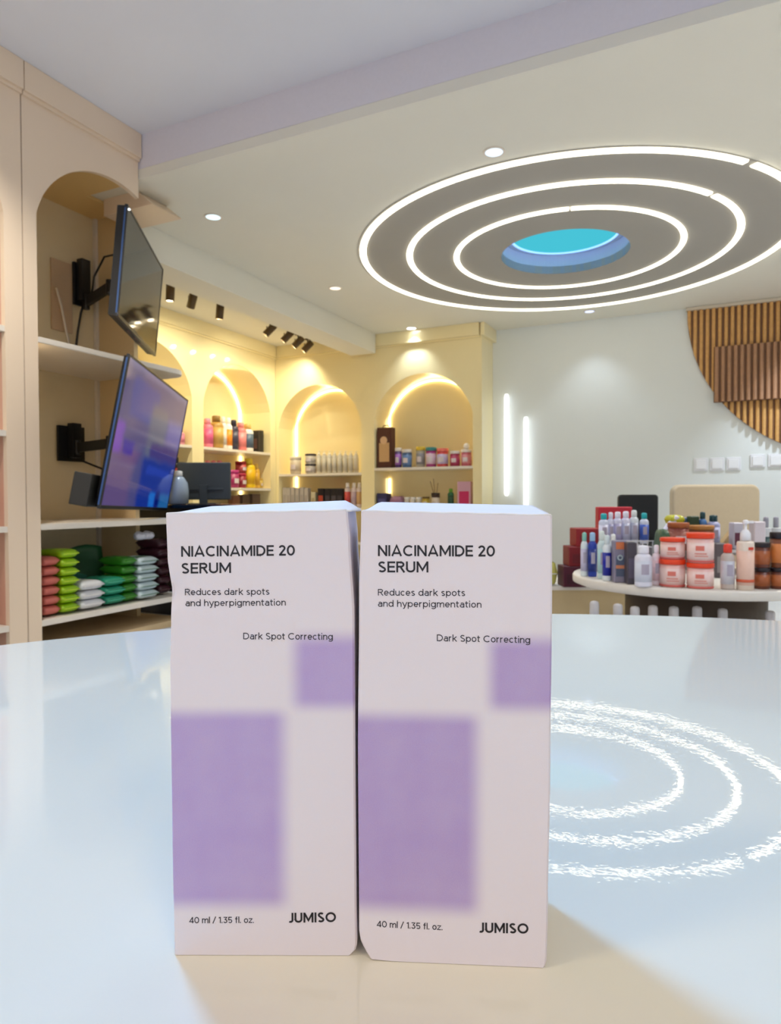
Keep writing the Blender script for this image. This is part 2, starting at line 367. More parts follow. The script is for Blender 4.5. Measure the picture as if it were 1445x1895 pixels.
# near cabinet, two bays: plane x=-3.268
XC = -3.268
bay = arch_unit('arched_cabinet', 'beige arched shelf cabinet holding two televisions and stacked pouches', (XC, 0, 0), (0, 1, 0), (-1, 0, 0), 2.392, 3.184, 2.47, 3.50, ZC+1.523, ZC+1.917, Z0, ZH-.001, .722, (), M_CREAM2, M_INNER, soffit=False, strip=False, cut=3.184, cor=(.15, .03), backlen=3.46)
bay2 = arch_unit('arched_cabinet', 'beige arched cabinet bay cut off by the left edge of the picture', (XC, 0, 0), (0, 1, 0), (-1, 0, 0), 1.16, 2.386, 1.255, 2.285, ZC+1.46, ZC+1.90, Z0, ZH-.001, .722, (ZC+.884, ZC+.352, ZC-.14, ZC-.65), M_CREAM2, M_INNER, soffit=False, strip=False, cor=(.15, .03))
box('side_panel', (-3.99, 2.289, 0), (XC-.031, 2.325, ZL), mat('pink_light_tint', 'd8a890', .5), bay2)  # orange-pink light on this side wall is put into its colour
box('bottom_board', (-3.96, 2.4705, 0), (XC-.031, 3.60, .04), mat('warm_board', 'd8bc90', .5), bay)
box('shadow_gap', (XC-.028, 2.3862, 0), (XC-.006, 2.3918, ZH-.16), mat('gap_dark', '5a4a44', .7), bay)
box('end_panel', (-3.989, 3.48, 0), (-3.63, 3.515, ZL-.002), mat('warm_end_panel', 'dcc294', .5), bay)
prism('inner_top', [(-3.99, 2.47), (XC-.031, 2.47), (XC-.031, 3.18), (-3.72, 3.18), (-3.72, 3.479), (-3.99, 3.479)], ZL-.022, ZL-.003, mat('warm_top', 'e6c384', .5), bay)
tube('light_strip', [(-3.36, 2.49, .9), (-3.36, 2.49, ZC+1.50)], .012, mat('added_strip_glow', 'ffe0b0', .5, emit=(1, .78, .48), es=6), bay, n=6)  # unseen warm strip added behind the stile to brighten the bay
box('corner_trim', (-3.988, 3.455, 0), (-3.962, 3.479, ZL-.02), M_EDGE, bay)
for zs in (ZC+.870, ZC-.135, ZC-.655):
    poly = [(-3.96, 2.4702), (XC, 2.4702)]
    r = .13
    for k in range(9):
        a = math.radians(90*k/8); poly.append((XC-r+r*math.cos(a), 3.50+r*math.sin(a)) if zs > ZC else (XC-.03+.03*math.cos(a), 3.60+.03*math.sin(a)))
    poly += [(-3.62, 3.63), (-3.62, 3.479), (-3.96, 3.479)]
    prism('shelf', poly, zs-.032, zs, M_EDGE, bay, bev=.003)
# crown stub at the end of the cabinet head
mk('crown_end', [(-3.40, 3.30, ZL-.001), (XC, 3.30, ZC+1.89), (-3.70, 3.30, ZC+1.89), (-3.70, 3.30, ZL-.001), (-3.40, 3.565, ZL-.001), (XC, 3.565, ZC+1.89), (-3.70, 3.565, ZC+1.89), (-3.70, 3.565, ZL-.001)],
   [(0, 1, 2, 3), (7, 6, 5, 4), (0, 4, 5, 1), (1, 5, 6, 2), (2, 6, 7, 3), (3, 7, 4, 0)], M_CREAM2, bay)
box('access_plate', (-3.985, 3.11, ZC+1.13), (-3.975, 3.27, ZC+1.60), mat('pale_brown_plate', 'cdb090', .5), bay)

# ------------------------------------------------------------------ televisions on swivel arms
M_BLK = mat('black_plastic', '141417', .35); M_SCRBLK = mat('dark_screen', '101216', .06, spec=.7)
M_TVBACK = mat('tv_back_plastic', '0d0c0d', .5)
def screen_mat():
    mt = bpy.data.materials.new('blue_screen'); mt.use_nodes = True; nt = mt.node_tree; b = nt.nodes['Principled BSDF']
    b.inputs['Roughness'].default_value = .09; b.inputs['Specular IOR Level'].default_value = .25; b.inputs['Base Color'].default_value = (.01, .01, .015, 1)
    uv = nt.nodes.new('ShaderNodeTexCoord'); sp = nt.nodes.new('ShaderNodeSeparateXYZ'); nt.links.new(uv.outputs['UV'], sp.inputs[0])
    def M(op, a, b_=None):
        n = nt.nodes.new('ShaderNodeMath'); n.operation = op
        for i, v in enumerate((a, b_)):
            if v is None: continue
            if isinstance(v, (int, float)): n.inputs[i].default_value = v
            else: nt.links.new(v, n.inputs[i])
        return n.outputs[0]
    def step(s, e0, e1):
        n = nt.nodes.new('ShaderNodeMapRange'); n.interpolation_type = 'SMOOTHSTEP'
        n.inputs['From Min'].default_value = e0; n.inputs['From Max'].default_value = e1; nt.links.new(s, n.inputs['Value'])
        return n.outputs[0]
    nz = nt.nodes.new('ShaderNodeTexNoise'); nz.inputs['Scale'].default_value = 7; nt.links.new(uv.outputs['UV'], nz.inputs['Vector'])
    x = M('ADD', sp.outputs[0], M('MULTIPLY', M('SUBTRACT', nz.outputs['Fac'], .5), .06)); y = M('ADD', sp.outputs[1], M('MULTIPLY', M('SUBTRACT', nz.outputs['Fac'], .5), .05))
    cur = None
    base = nt.nodes.new('ShaderNodeRGB'); base.outputs[0].default_value = lin('46467a'); cur = base.outputs[0]
    # u from the left, v from the TOP of the picture
    for (u0, u1, v0, v1, col, sf) in ((.0, .30, .55, 1, '5c4a78', .05), (.12, .50, .10, .36, '2c3c8c', .03), (.42, .70, .20, .62, '585e78', .05), (.5, 1, .48, .60, '3c3274', .03), (.72, 1, .25, .45, '6460a0', .05), (-.1, .10, .42, .62, '6838a8', .03), (.12, .26, .52, .62, '2a2090', .02),
                                      (.42, 1.1, .60, 1.1, '0c2c88', .04), (.5, .9, .66, .72, '1838a0', .02), (.62, .72, .86, .98, '1466c0', .02), (.80, 1, .86, 1.1, '1c5c98', .03), (.74, .8, .84, 1.1, '001468', .02), (0, 1.1, .0, .05, '6c6c94', .03)):
        m1 = M('MULTIPLY', M('MULTIPLY', step(x, u0-sf, u0+sf), M('SUBTRACT', 1, step(x, u1-sf, u1+sf))), M('MULTIPLY', step(y, 1-v1-sf, 1-v1+sf), M('SUBTRACT', 1, step(y, 1-v0-sf, 1-v0+sf))))
        mx = nt.nodes.new('ShaderNodeMix'); mx.data_type = 'RGBA'; nt.links.new(m1, mx.inputs['Factor']); nt.links.new(cur, mx.inputs[6]); mx.inputs[7].default_value = lin(col); cur = mx.outputs[2]
    nt.links.new(cur, b.inputs['Emission Color']); b.inputs['Emission Strength'].default_value = .7
    return mt
def television(label, c, xa, za, w_, h_, scr, thick, wall, extra):
    t = thing('television', label, 'television')
    xa = Vector(xa).normalized(); za = Vector(za); za = (za-xa*za.dot(xa)).normalized(); ya = za.cross(xa)   # ya points to the back
    t.matrix_world = Matrix(((xa.x, ya.x, za.x, c[0]), (xa.y, ya.y, za.y, c[1]), (xa.z, ya.z, za.z, c[2]+ZC), (0, 0, 0, 1)))
    hw, hh = w_/2, h_/2; bz = .012
    o = mk('screen', [(-hw+bz, -.001, -hh+.02), (hw-bz, -.001, -hh+.02), (hw-bz, -.001, hh-bz), (-hw+bz, -.001, hh-bz), (-hw+bz, .004, -hh+.02), (hw-bz, .004, -hh+.02), (hw-bz, .004, hh-bz), (-hw+bz, .004, hh-bz)],
           [(0, 1, 2, 3), (7, 6, 5, 4), (0, 4, 5, 1), (1, 5, 6, 2), (2, 6, 7, 3), (3, 7, 4, 0)], scr, t)
    me = o.data; uvl = me.uv_layers.new(name='UVMap')
    for lp in me.loops:
        v = me.vertices[lp.vertex_index].co; uvl.data[lp.index].uv = ((v.x+hw)/w_, (v.z+hh)/h_)
    fr = M_BLK
    for nm, lo, hi in (('bezel', (-hw, -.004, -hh), (hw, .014, -hh+.02)), ('bezel', (-hw, -.004, hh-bz), (hw, .014, hh)), ('bezel', (-hw, -.004, -hh+.0201), (-hw+bz, .014, hh-bz-.0001)), ('bezel', (hw-bz, -.004, -hh+.0201), (hw, .014, hh-bz-.0001))):
        box(nm, lo, hi, fr, t, bev=.002)
    box('side_rail', (-hw-.0015, .0045, -hh+.02), (-hw-.0002, .013, hh-.02), mat('blue_highlight_metal', '3c5888', .3, metal=.6), t)  # blue highlight along the bezel edge is put into the metal colour
    # tapered housing
    vs = []
    for y, s, zo in ((.0145, .985, 0), (thick*.7, .975, 0), (thick, .80, -.02)):
        for a, b_ in ((-1, -1), (1, -1), (1, 1), (-1, 1)): vs.append((a*hw*s, y, b_*hh*s+zo))
    fs = [(0, 1, 2, 3), (11, 10, 9, 8)]
    for j in (0, 4):
        for k in range(4): fs.append((j+k, j+(k+1) % 4, j+4+(k+1) % 4, j+4+k))
    mk('rear_housing', vs, fs, M_TVBACK, t)
    box('mount_plate', (-.12, thick+.001, -.11), (.12, thick+.015, .11), M_BLK, t)
    extra(t, hw, hh, thick)
    # wall bracket and folding arm, built in world space
    inv = t.matrix_world.inverted()
    P0 = Vector((-3.955, wall[0], ZC+wall[1])); P1 = t.matrix_world @ Vector((0, thick+.03, 0)); 
    brk = thing('wall_bracket', extra.__doc__, 'bracket')
    box('wall_plate', (-3.9745, wall[0]-wall[2], ZC+wall[1]-wall[3]), (-3.955, wall[0]+wall[2], ZC+wall[1]+wall[3]), M_BLK, brk, bev=.003)
    box('spine', (-3.9548, wall[0]-.035, ZC+wall[1]-wall[3]*.8), (-3.90, wall[0]+.035, ZC+wall[1]+wall[3]*1.15), M_BLK, brk, bev=.004)
    elbow = Vector(((P0.x+P1.x)/2+.02, max(P0.y, P1.y)-.02, (P0.z+P1.z)/2))
    P0b = Vector((-3.905, wall[0], P1.z))
    for q, (a, b_) in enumerate(((P0b, elbow), (elbow, P1))):
        a2, b2 = Vector(a), Vector(b_); d = (b2-a2).normalized(); n_ = d.cross(Vector((0, 0, 1))).normalized()*.014; up = Vector((0, 0, .032))
        vs = [a2+s1*n_+s2*up for s1 in (-1, 1) for s2 in (-1, 1)]+[b2+s1*n_+s2*up for s1 in (-1, 1) for s2 in (-1, 1)]
        mk('arm', vs, [(0, 1, 3, 2), (4, 6, 7, 5), (0, 4, 5, 1), (2, 3, 7, 6), (0, 2, 6, 4), (1, 5, 7, 3)], M_BLK, brk)
    for p in (P0b, elbow): lathe('hinge', [(.02, -.05), (.022, -.045), (.022, .045), (.02, .05)], M_BLK, brk, tuple(p), n=14)
    return t
def ex1(t, hw, hh, th):
    """black swivel wall bracket holding the upper television"""
    for k in (-.28, .05, .33): box('foot_slot', (hw*k-.04, .02, -hh*.985-.002), (hw*k+.04, .035, -hh*.985+.004), mat('dark_red_slot', '3a1c1c', .5), t)
    lathe('status_lamp', [(0, -.004), (.008, -.004), (.008, .002), (0, .002)], mat('bright_lamp', 'ffffff', .5, emit=(1, 1, 1), es=2), t, (-hw+.02, -.006, hh-.02), n=10)
def ex2(t, hw, hh, th):
    """black swivel wall bracket holding the lower television"""
    box('connector_box', (-hw-.05, .05, -hh+.0), (-hw+.15, .14, -hh+.17), mat('grey_black_box', '2c2a26', .5), t, bev=.006)
television('upper television with dark screen, turned sideways on a swivel arm', (-3.321, 3.266, 1.34), (-.564, .826, .004), (.081, .05, .995), 1.11, .63, M_SCRBLK, .08, (3.325, 1.475, .055, .145), ex1)
television('lower television showing a blue picture, on a swivel arm', (-3.18, 3.18, .334), (-.509, .861, -.024), (.151, .117, .982), 1.44, .82, screen_mat(), .045, (3.235, .375, .105, .12), ex2)
cb = tube('power_cable', [(-3.93, 3.33, ZC+1.36), (-3.94, 3.31, ZC+1.28), (-3.95, 3.29, ZC+1.15), (-3.955, 3.27, ZC+.99), (-3.95, 3.28, ZC+.876)], .008, M_BLK)
tag(cb, 'black cable hanging from the upper bracket to the shelf', 'cable')
cb = tube('power_cable', [(-3.88, 3.34, ZC+1.36), (-3.8, 3.3, ZC+1.50), (-3.7, 3.3, ZC+1.62), (-3.6, 3.3, ZC+1.62), (-3.5, 3.33, ZC+1.55)], .007, M_BLK)
tag(cb, 'black cable looping from the upper bracket behind the screen', 'cable')
cb = tube('power_cable', [(-3.95, 3.125, ZC+1.40), (-3.945, 3.16, ZC+1.28), (-3.945, 3.19, ZC+1.14), (-3.945, 3.22, ZC+1.02), (-3.94, 3.24, ZC+.93)], .007, M_EDGE)
tag(cb, 'white cable hanging slantwise below the pale brown plate', 'cable')
cb = tube('power_cable', [(-3.9, 3.27, ZC+.26), (-3.8, 3.3, ZC+.22), (-3.7, 3.33, ZC+.18), (-3.56, 3.36, ZC+.16)], .007, M_BLK)
tag(cb, 'black cable running from the lower bracket to the lower television', 'cable')

# ------------------------------------------------------------------ till counter with monitor
t = thing('till_counter', 'black counter with the grey monitor, behind the end of the near cabinet', 'counter', (0, 0, 0))
box('counter_body', (-4.05, 3.80, 0), (-3.05, 4.45, ZC-.075), mat('near_black_lacquer', '0c0c12', .3), t)
box('counter_top', (-4.08, 3.77, ZC-.0745), (-3.02, 4.48, ZC-.045), mat('near_black_top', '101018', .25), t, bev=.004)
t = thing('monitor', 'dark grey till monitor seen from behind, in front of the coloured bottles', 'monitor', (-3.60, 4.15, ZC-.044), math.radians(27))
M_MON = mat('slate_plastic', '43494c', .5)
box('housing', (-.205, -.02, .035), (.205, .015, .325), M_MON, t, bev=.010, seg=3)
box('display', (-.19, .0155, .05), (.19, .018, .31), M_SCRBLK, t)
box('ridge', (-.15, -.026, .11), (.15, -.0205, .125), M_MON, t, bev=.002)
box('stand', (-.03, -.05, .008), (.03, -.021, .15), M_MON, t, bev=.004); box('foot', (-.11, -.09, 0), (.11, .08, .008), M_MON, t, bev=.003)
t = thing('dispenser', 'pale grey-blue water dispenser bottle between the lower television and the monitor', 'dispenser', (-3.60, 3.86, ZC-.044))
lathe('bottle_body', [(.055, 0), (.075, .01), (.078, .10), (.070, .16), (.045, .20), (.03, .21)], mat('pale_blue_plastic', 'a8b4c0', .25), t, n=24)
lathe('cap', [(.032, .211), (.034, .215), (.034, .245), (.02, .25)], pl('e8e4dc'), t, n=18)

# ------------------------------------------------------------------ fluted wood half disc on the wall
M_WOOD = mat('fluted_wood', 'e6b06a', .45, var=.35, bscale=25)
M_WOODD = mat('fluted_wood_dark', '7c5330', .5, var=.2, bscale=25)
wp = thing('fluted_wood_panel', 'half round fluted wood panel with a square panel across it, on the white wall', 'wall panel')
cx, cz, rr = 1.316, ZC+1.966, 1.604
def slab(nm, x0, x1, z_bot0, z_bot1, ztop, y0, y1, mt, par):
    # half-round batten: bulging front
    vs = []; n = 5
    for z0_, z1_ in ((None, None),):
        for k in range(n):
            a = PI*k/(n-1); x = (x0+x1)/2-(x1-x0)/2*math.cos(a); y = y1-(y1-y0)*(.35+.65*math.sin(a)); zb = z_bot0+(z_bot1-z_bot0)*k/(n-1)
            vs += [(x, y, zb), (x, y, ztop)]
        vs += [(x1, y1, z_bot1), (x1, y1, ztop), (x0, y1, z_bot0), (x0, y1, ztop)]
    m_ = n+2; fs = [(2*k, 2*((k+1) % m_), 2*((k+1) % m_)+1, 2*k+1) for k in range(m_)]
    fs += [tuple(2*k for k in range(m_)), tuple(2*k+1 for k in range(m_))[::-1]]
    return mk(nm, vs, fs, mt, par)
pitch = .0585; k = 0; x = cx-rr+.002
def cz_at(x): return cz-math.sqrt(max(0, rr*rr-(x-cx)**2))
vsb = []
while x < cx+rr-.01:
    x1 = min(x+pitch*.62, cx+rr-.003)
    slab('batten', x, x1, cz_at(x), cz_at(x1), ZL-.035, 7.872, 7.897, M_WOOD, wp); x += pitch
arc = [(cx+rr*math.cos(PI+PI*k/40), cz+rr*math.sin(PI+PI*k/40)) for k in range(41)]
n = len(arc); mk('backing', [(a, 7.898, min(b, ZL-.036)) for a, b in arc]+[(a, 7.918, min(b, ZL-.036)) for a, b in arc], [tuple(range(n)), tuple(range(2*n-1, n-1, -1))]+[(k, n+k, n+(k+1) % n, (k+1) % n) for k in range(n)], M_WOODD, wp)
x = -.022
while x < 2.6:
    slab('cross_batten', x, x+pitch*.66, ZC+.985, ZC+.985, ZC+1.55, 7.815, 7.845, M_WOODD if False else mat('fluted_wood_cross', 'b88a68', .5, var=.3, bscale=25), wp); x += pitch
box('cross_backing', (-.03, 7.8455, ZC+.98), (2.66, 7.8705, ZC+1.555), M_WOODD, wp)
box('top_rail', (cx-rr-.01, 7.85, ZL-.034), (cx+rr+.01, 7.918, ZL-.004), mat('pale_rail', 'd8ccb8', .5), wp)

# ------------------------------------------------------------------ wall switches
M_SW = mat('white_switch', 'e9e9ec', .3)
for i, (x, w_, lb) in enumerate(((-.215, .135, 'left square switch of the group of three on the white wall'), (-.06, .135, 'middle square switch of the group of three'), (.095, .135, 'right square switch of the group of three'), (.315, .135, 'square switch of the right pair, left one'), (.475, .20, 'wide switch of the right pair, at the picture edge'))):
    t = thing('wall_switch', lb, 'switch', (x, 7.92, ZC+(.275 if i < 3 else .30)), 0, 'white wall switches')
    box('cover_plate', (0, -.012, 0), (w_, -.0005, .135), M_SW, t, bev=.004); box('rocker', (.02, -.020, .02), (w_-.02, -.0125, .115), mat('switch_rocker', 'f2f2f4', .25), t, bev=.003)

# ------------------------------------------------------------------ chairs
def chair(label, x, y, yaw, w_, zt, hb, mt, r):
    t = thing('office_chair', label, 'chair', (x, y, 0), yaw, 'chairs by the white wall')
    poly = rrect(-w_/2, 0, w_/2, hb, r, 8)
    n = len(poly); vs = [(a, -.03, zt-hb+b) for a, b in poly]+[(a, .03, zt-hb+b) for a, b in poly]
    o = mk('backrest', vs, [tuple(range(n)), tuple(range(2*n-1, n-1, -1))]+[(k, n+k, n+(k+1) % n, (k+1) % n) for k in range(n)], mt, t)
    md = o.modifiers.new('b', 'BEVEL'); md.width = .015; md.segments = 3; md.limit_method = 'ANGLE'; md.angle_limit = math.radians(60)
    box('seat', (-w_/2, -.50, .40), (w_/2, -.03, .48), mt, t, bev=.03, seg=3)
    box('back_post', (-.03, .031, .36), (.03, .05, zt-hb*.5), M_BLK, t)
    box('post_foot', (-.03, -.2, .36), (.03, .031, .40), M_BLK, t)
    lathe('gas_column', [(.03, .10), (.03, .25), (.02, .25), (.02, .36)], mat('chrome', 'c8c8cc', .2, metal=1), t, (0, -.2, 0))
    for k in range(5):
        a = 2*PI*k/5; dx, dy = math.cos(a), math.sin(a)
        lg = tube('leg', [(0, -.2, .10), (dx*.28, -.2+dy*.28, .065)], .018, M_BLK, t)
        lathe('caster', [(.012, 0), (.025, .01), (.025, .04), (.012, .05)], M_BLK, lg, (dx*.28, -.2+dy*.28, 0), n=12)
    return t
chair('beige chair with rounded backrest behind the round display table', -.01, 4.43, math.radians(25), .51, ZC+.072, .52, mat('beige_leather', 'b3a68e', .5, var=.1), .05)
chair('black chair left of the beige chair, only its back visible', -.62, 6.3, math.radians(25), .345, ZC+.022, .48, mat('black_leather', '15171c', .4), .03)
chair('bluish black chair at the right edge, behind the jars', .78, 5.28, math.radians(20), .42, ZC+.022, .5, mat('blue_black_leather', '2a2b38', .45), .02)

# ------------------------------------------------------------------ round display table (tiered) and low counter
dt = thing('display_table', 'round white tiered display table crowded with bottles, tubs and jars', 'table', (-.075, 2.833, 0))
M_DT = mat('offwhite_laminate', 'e3ddd2', .35)
lathe('table_top', [(.432, ZC-.334), (.447, ZC-.328), (.4475, ZC-.306), (.444, ZC-.3005), (.42, ZC-.30)], M_DT, dt, n=72)
lathe('lower_tier', [(.50, ZC-.65), (.505, ZC-.645), (.505, ZC-.624), (.50, ZC-.62)], M_DT, dt, n=64)
lathe('pedestal', [(.38, .02), (.38, ZC-.651)], mat('dark_pedestal', '4a3c30', .5), dt, n=20)
lathe('pedestal_neck', [(.25, ZC-.619), (.25, ZC-.3345)], MATS['dark_pedestal'], dt, n=20)
lathe('foot', [(.40, 0), (.40, .012), (.38, .0195)], MATS['dark_pedestal'], dt, n=40)
# wire rack and riser that carry the second row
RK = math.radians(25.6)
rk = thing('wire_rack', 'white wire rack behind the front bottles on the round table', 'rack', (-.262, 2.86, ZC-.2995), RK)
M_WIRE = mat('white_wire', 'd8d8e0', .3)
box('rack_floor', (-.17, .015, .0), (.06, .20, .0985), mat('rack_board', '8c8890', .5), rk)
for k in range(12):
    x = -.16+.02*k; box('bar', (x-.0015, -.001, .0), (x+.0015, .002, .125), M_WIRE, rk)
for z in (.002, .06, .123): box('rail', (-.165, -.003, z), (.065, -.0012, z+.004), M_WIRE, rk)
rk2 = thing('riser_shelf', 'low grey riser under the back row of jars', 'riser', (.03, 2.99, ZC-.2995), RK)
box('riser_top', (-.12, -.08, .075), (.15, .16, .084), mat('riser_grey', '8e8c8c', .4), rk2)
for x in (-.11, .13): box('riser_leg', (x, -.07, 0), (x+.01, .15, .0745), MATS['riser_grey'], rk2)
ct = thing('low_counter', 'beige low counter at the left behind the round display table', 'counter', (-.95, 3.42, 0), RK)
box('counter_body', (-.40, -.20, 0), (.70, .22, ZC-.4505), mat('counter_beige', 'cbb68c', .45), ct)
box('counter_top', (-.42, -.22, ZC-.45), (.72, .24, ZC-.4305), M_DT, ct, bev=.004)

# ------------------------------------------------------------------ generic goods
def kcol(c, i): return c[min(i, len(c)-1)]
def place(name, label, cat, it):
    kind, x, y, z, w_, d, h, yaw, cols, lb, grp, ex = it
    return thing(name, lb, cat, (x, y, z), math.radians(yaw), grp)
M_PATCH = {}
def sector_print(t, r, z0, z1, a0, a1, mt, sy=1, name='front_print'):
    vs = []; n = 8
    for k in range(n+1):
        a = math.radians(-90+a0+(a1-a0)*k/n)
        for rr in (r, r+.0008):
            for z in (z0, z1): vs.append((rr*math.cos(a), rr*sy*math.sin(a), z))
    fs = []
    for k in range(n):
        b = 4*k; fs += [(b, b+1, b+5, b+4), (b+2, b+6, b+7, b+3), (b, b+4, b+6, b+2), (b+1, b+3, b+7, b+5)]
    fs += [(0, 2, 3, 1), (4*n, 4*n+1, 4*n+3, 4*n+2)]
    return mk(name, vs, fs, mt, t)
def build_item(it):
    kind, x, y, z, w_, d, h, yaw, cols, lb, grp, ex = it
    r = w_/2
    if kind == 'carton' or kind == 'tiltcarton':
        t = place('carton', lb, 'carton', it)
        b = box('carton_body', (-r, -d/2, 0), (r, d/2, h), pl(cols[0], .5), t, bev=.003, seg=1)
        if len(cols) > 1:
            box('front_print', (-r*.72, -d/2-.0012, h*.15), (r*.72, -d/2-.0002, h*.62), pl(cols[1], .5), t)
        if ex == 'orange':
            box('orange_patch', (-r*.75, -d/2-.0016, h*.80), (r*.5, -d/2-.0013, h*.97), pl('d87848'), t)
            box('lower_patch', (-r*.75, -d/2-.0022, h*.34), (r*.6, -d/2-.0013, h*.42), pl('d88860'), t)
            lathe('emblem', [(.010, 0), (.010, .0006), (.0055, .0006), (.0055, 0)], pl('b8c8cc'), t, n=20).matrix_local = Matrix.Translation((-r*.1, -d/2-.0018, h*.6)) @ Matrix.Rotation(PI/2, 4, 'X')
        if ex == 'handle':
            tube('handle', [(-r*.5, 0, h), (-r*.35, 0, h+.03), (r*.35, 0, h+.03), (r*.5, 0, h)], .006, pl('2a1410'), t)
            lathe('portrait', [(r*.5, 0), (r*.5, .001)], pl('d8b088'), t, n=20).matrix_local = Matrix.Translation((-r*.05, -d/2-.0022, h*.68)) @ Matrix.Rotation(PI/2, 4, 'X')
        if kind == 'tiltcarton': t.rotation_euler = (0, math.radians(ex), math.radians(yaw))
        return t
    if kind in ('tub', 'diffuser'):
        t = place('tub' if kind == 'tub' else 'reed_diffuser', lb, 'jar' if kind == 'tub' else 'diffuser', it)
        lh = h*.18
        lathe('tub_body', [(r*.86, 0), (r*.93, h*.02), (r*.95, h-lh-.001)], pl(cols[0]), t, n=22)
        lathe('lid', [(r*.97, h-lh), (r, h-lh+.001), (r, h-.002), (r*.96, h)], pl(cols[1]), t, n=22)
        lathe('label_band', [(r*.955, h*.14), (r*.965, h*.14), (r*.965, h*.68), (r*.955, h*.68)], pl(cols[2]), t, n=22)
        if ex == 'foot': lathe('foot_band', [(r*.955, h*.03), (r*.972, h*.03), (r*.972, h*.09), (r*.955, h*.09)], pl('d86058'), t, n=22)
        if ex == 'foot':
            sector_print(t, r*.97, h*.42, h*.58, -38, -2, pl('e07868')); sector_print(t, r*.97, h*.30, h*.34, -42, 8, pl('e09080')); sector_print(t, r*.97, h*.22, h*.25, -42, 14, pl('e09080'))
        elif w_ > .07 and kind == 'tub': sector_print(t, r*.968, h*.25, h*.52, -30, 30, pl('d8ccd0'))
        if ex == 'sticks':
            for k, (a, b_) in enumerate(((-.07, .14), (-.03, .17), (.03, .12))): tube('reed', [(0, 0, h*.5), (a, 0, h+b_)], .004, pl('8a6a38'), t, n=5)
        return t
    if kind in ('bottle', 'tiltbottle'):
        t = place('bottle', lb, 'bottle', it)
        sy = d/w_ if d < w_*.99 else 1
        hs = h*.80; cr = r*.55
        lathe('bottle_body', [(r*.85, 0), (r*.98, h*.015), (r, h*.04), (r, hs*.86), (r*.93, hs*.92), (r*.7, hs*.975), (cr*.95, hs)], pl(cols[0]), t, n=22, sy=sy)
        lathe('cap', [(cr*1.02, hs+.0005), (cr*1.12, hs+.002), (cr*1.1, h*.965), (cr*.9, h*.99), (cr*.3, h)], pl(cols[1]), t, n=18)
        lathe('label_band', [(r*1.001, h*.12), (r*1.012, h*.12), (r*1.012, hs*.78), (r*1.001, hs*.78)], pl(kcol(cols, 2)), t, n=22, sy=sy)
        if w_ > .065 and z < .9 and y < 3.2: sector_print(t, r*1.013, h*.45, h*.52, -28, 10, pl('a8b8a8'), sy); sector_print(t, r*1.013, h*.22, h*.28, -18, 12, pl('b8c8a0'), sy)
        elif z < .9 and y < 3.2: sector_print(t, r*1.013, h*.30, h*.55, -25, 25, pl('b0a8b8'), sy)
        if kind == 'tiltbottle': t.rotation_euler = (0, math.radians(ex), math.radians(yaw))
        return t
    if kind == 'pump':
        t = place('pump_bottle', lb, 'pump bottle', it)
        if ex == 'short': hs, tall = h, h*.14+.02
        else: hs, tall = h*.70, h*.30
        lathe('bottle_body', [(r*.9, 0), (r, h*.01), (r, hs*.95), (r*.9, hs*.985), (r*.45, hs)], pl(cols[0]), t, n=24)
        lathe('label_band', [(r*1.001, hs*.1), (r*1.012, hs*.1), (r*1.012, hs*.8), (r*1.001, hs*.8)], pl(kcol(cols, 2)), t, n=24)
        lathe('collar', [(r*.5, hs+.0005), (r*.62, hs+.001), (r*.6, hs+tall*.35), (r*.35, hs+tall*.5), (r*.16, hs+tall*.55), (r*.16, hs+tall*.8)], pl(cols[1]), t, n=18)
        hd = lathe('pump_head', [(r*.3, hs+tall*.8), (r*.33, hs+tall*.83), (r*.33, hs+tall*.95), (r*.2, hs+tall)], pl(cols[1]), t, n=14)
        box('nozzle', (0, -r*.12, hs+tall*.84), (r*.95, r*.12, hs+tall*.95), pl(cols[1]), hd, bev=.001)
        if ex == 'tall': lathe('foot_stripe', [(r*1.014, hs*.16), (r*1.022, hs*.16), (r*1.022, hs*.22), (r*1.014, hs*.22)], pl('d8603c'), t, n=24); box('small_print', (-r*.05, -r*1.03, hs*.82), (r*.55, -r*.8, hs*.88), pl('d84830'), t)
        return t
    if kind == 'ball':
        o = lathe('round_jar', [(r*.3, 0), (r*.8, h*.15), (r, h*.5), (r*.8, h*.85), (r*.3, h)], pl(cols[0]), None, (x, y, z), n=18)
        return tag(o, lb, 'jar')
    if kind == 'pouch':
        t = place('pouch', lb, 'pouch', it)
        nx, ny = 10, 12; vs, fs = [], []; rnd = random.Random(int(x*991+y*77+z*5003))
        for s in (1, -1):
            for i in range(nx+1):
                for j in range(ny+1):
                    a, b_ = 2*i/nx-1, 2*j/ny-1
                    bulge = (max(0, 1-abs(a)**5))**.4*(max(0, 1-abs(b_)**6))**.4
                    zz = h/2*(.97*bulge)*s+(rnd.uniform(-.08, .08)*h*.5*bulge if s > 0 else 0)
                    shrink = 1-.05*(1-abs(b_))
                    vs.append((a*w_/2*shrink, b_*d/2*(1-.04*bulge), h/2+zz))
        N = (nx+1)*(ny+1)
        for s in (0, N):
            for i in range(nx):
                for j in range(ny):
                    q = (s+i*(ny+1)+j, s+i*(ny+1)+j+1, s+(i+1)*(ny+1)+j+1, s+(i+1)*(ny+1)+j); fs.append(q if s else q[::-1])
        me = bpy.data.meshes.new('pouch_body'); me.from_pydata(vs, [], fs)
        bm = bmesh.new(); bm.from_mesh(me); bmesh.ops.remove_doubles(bm, verts=bm.verts, dist=1e-5); bmesh.ops.recalc_face_normals(bm, faces=bm.faces); bm.to_mesh(me); bm.free()
        me.materials.append(pl(cols[0], .35)); link('pouch_body', me, t, smooth=True)
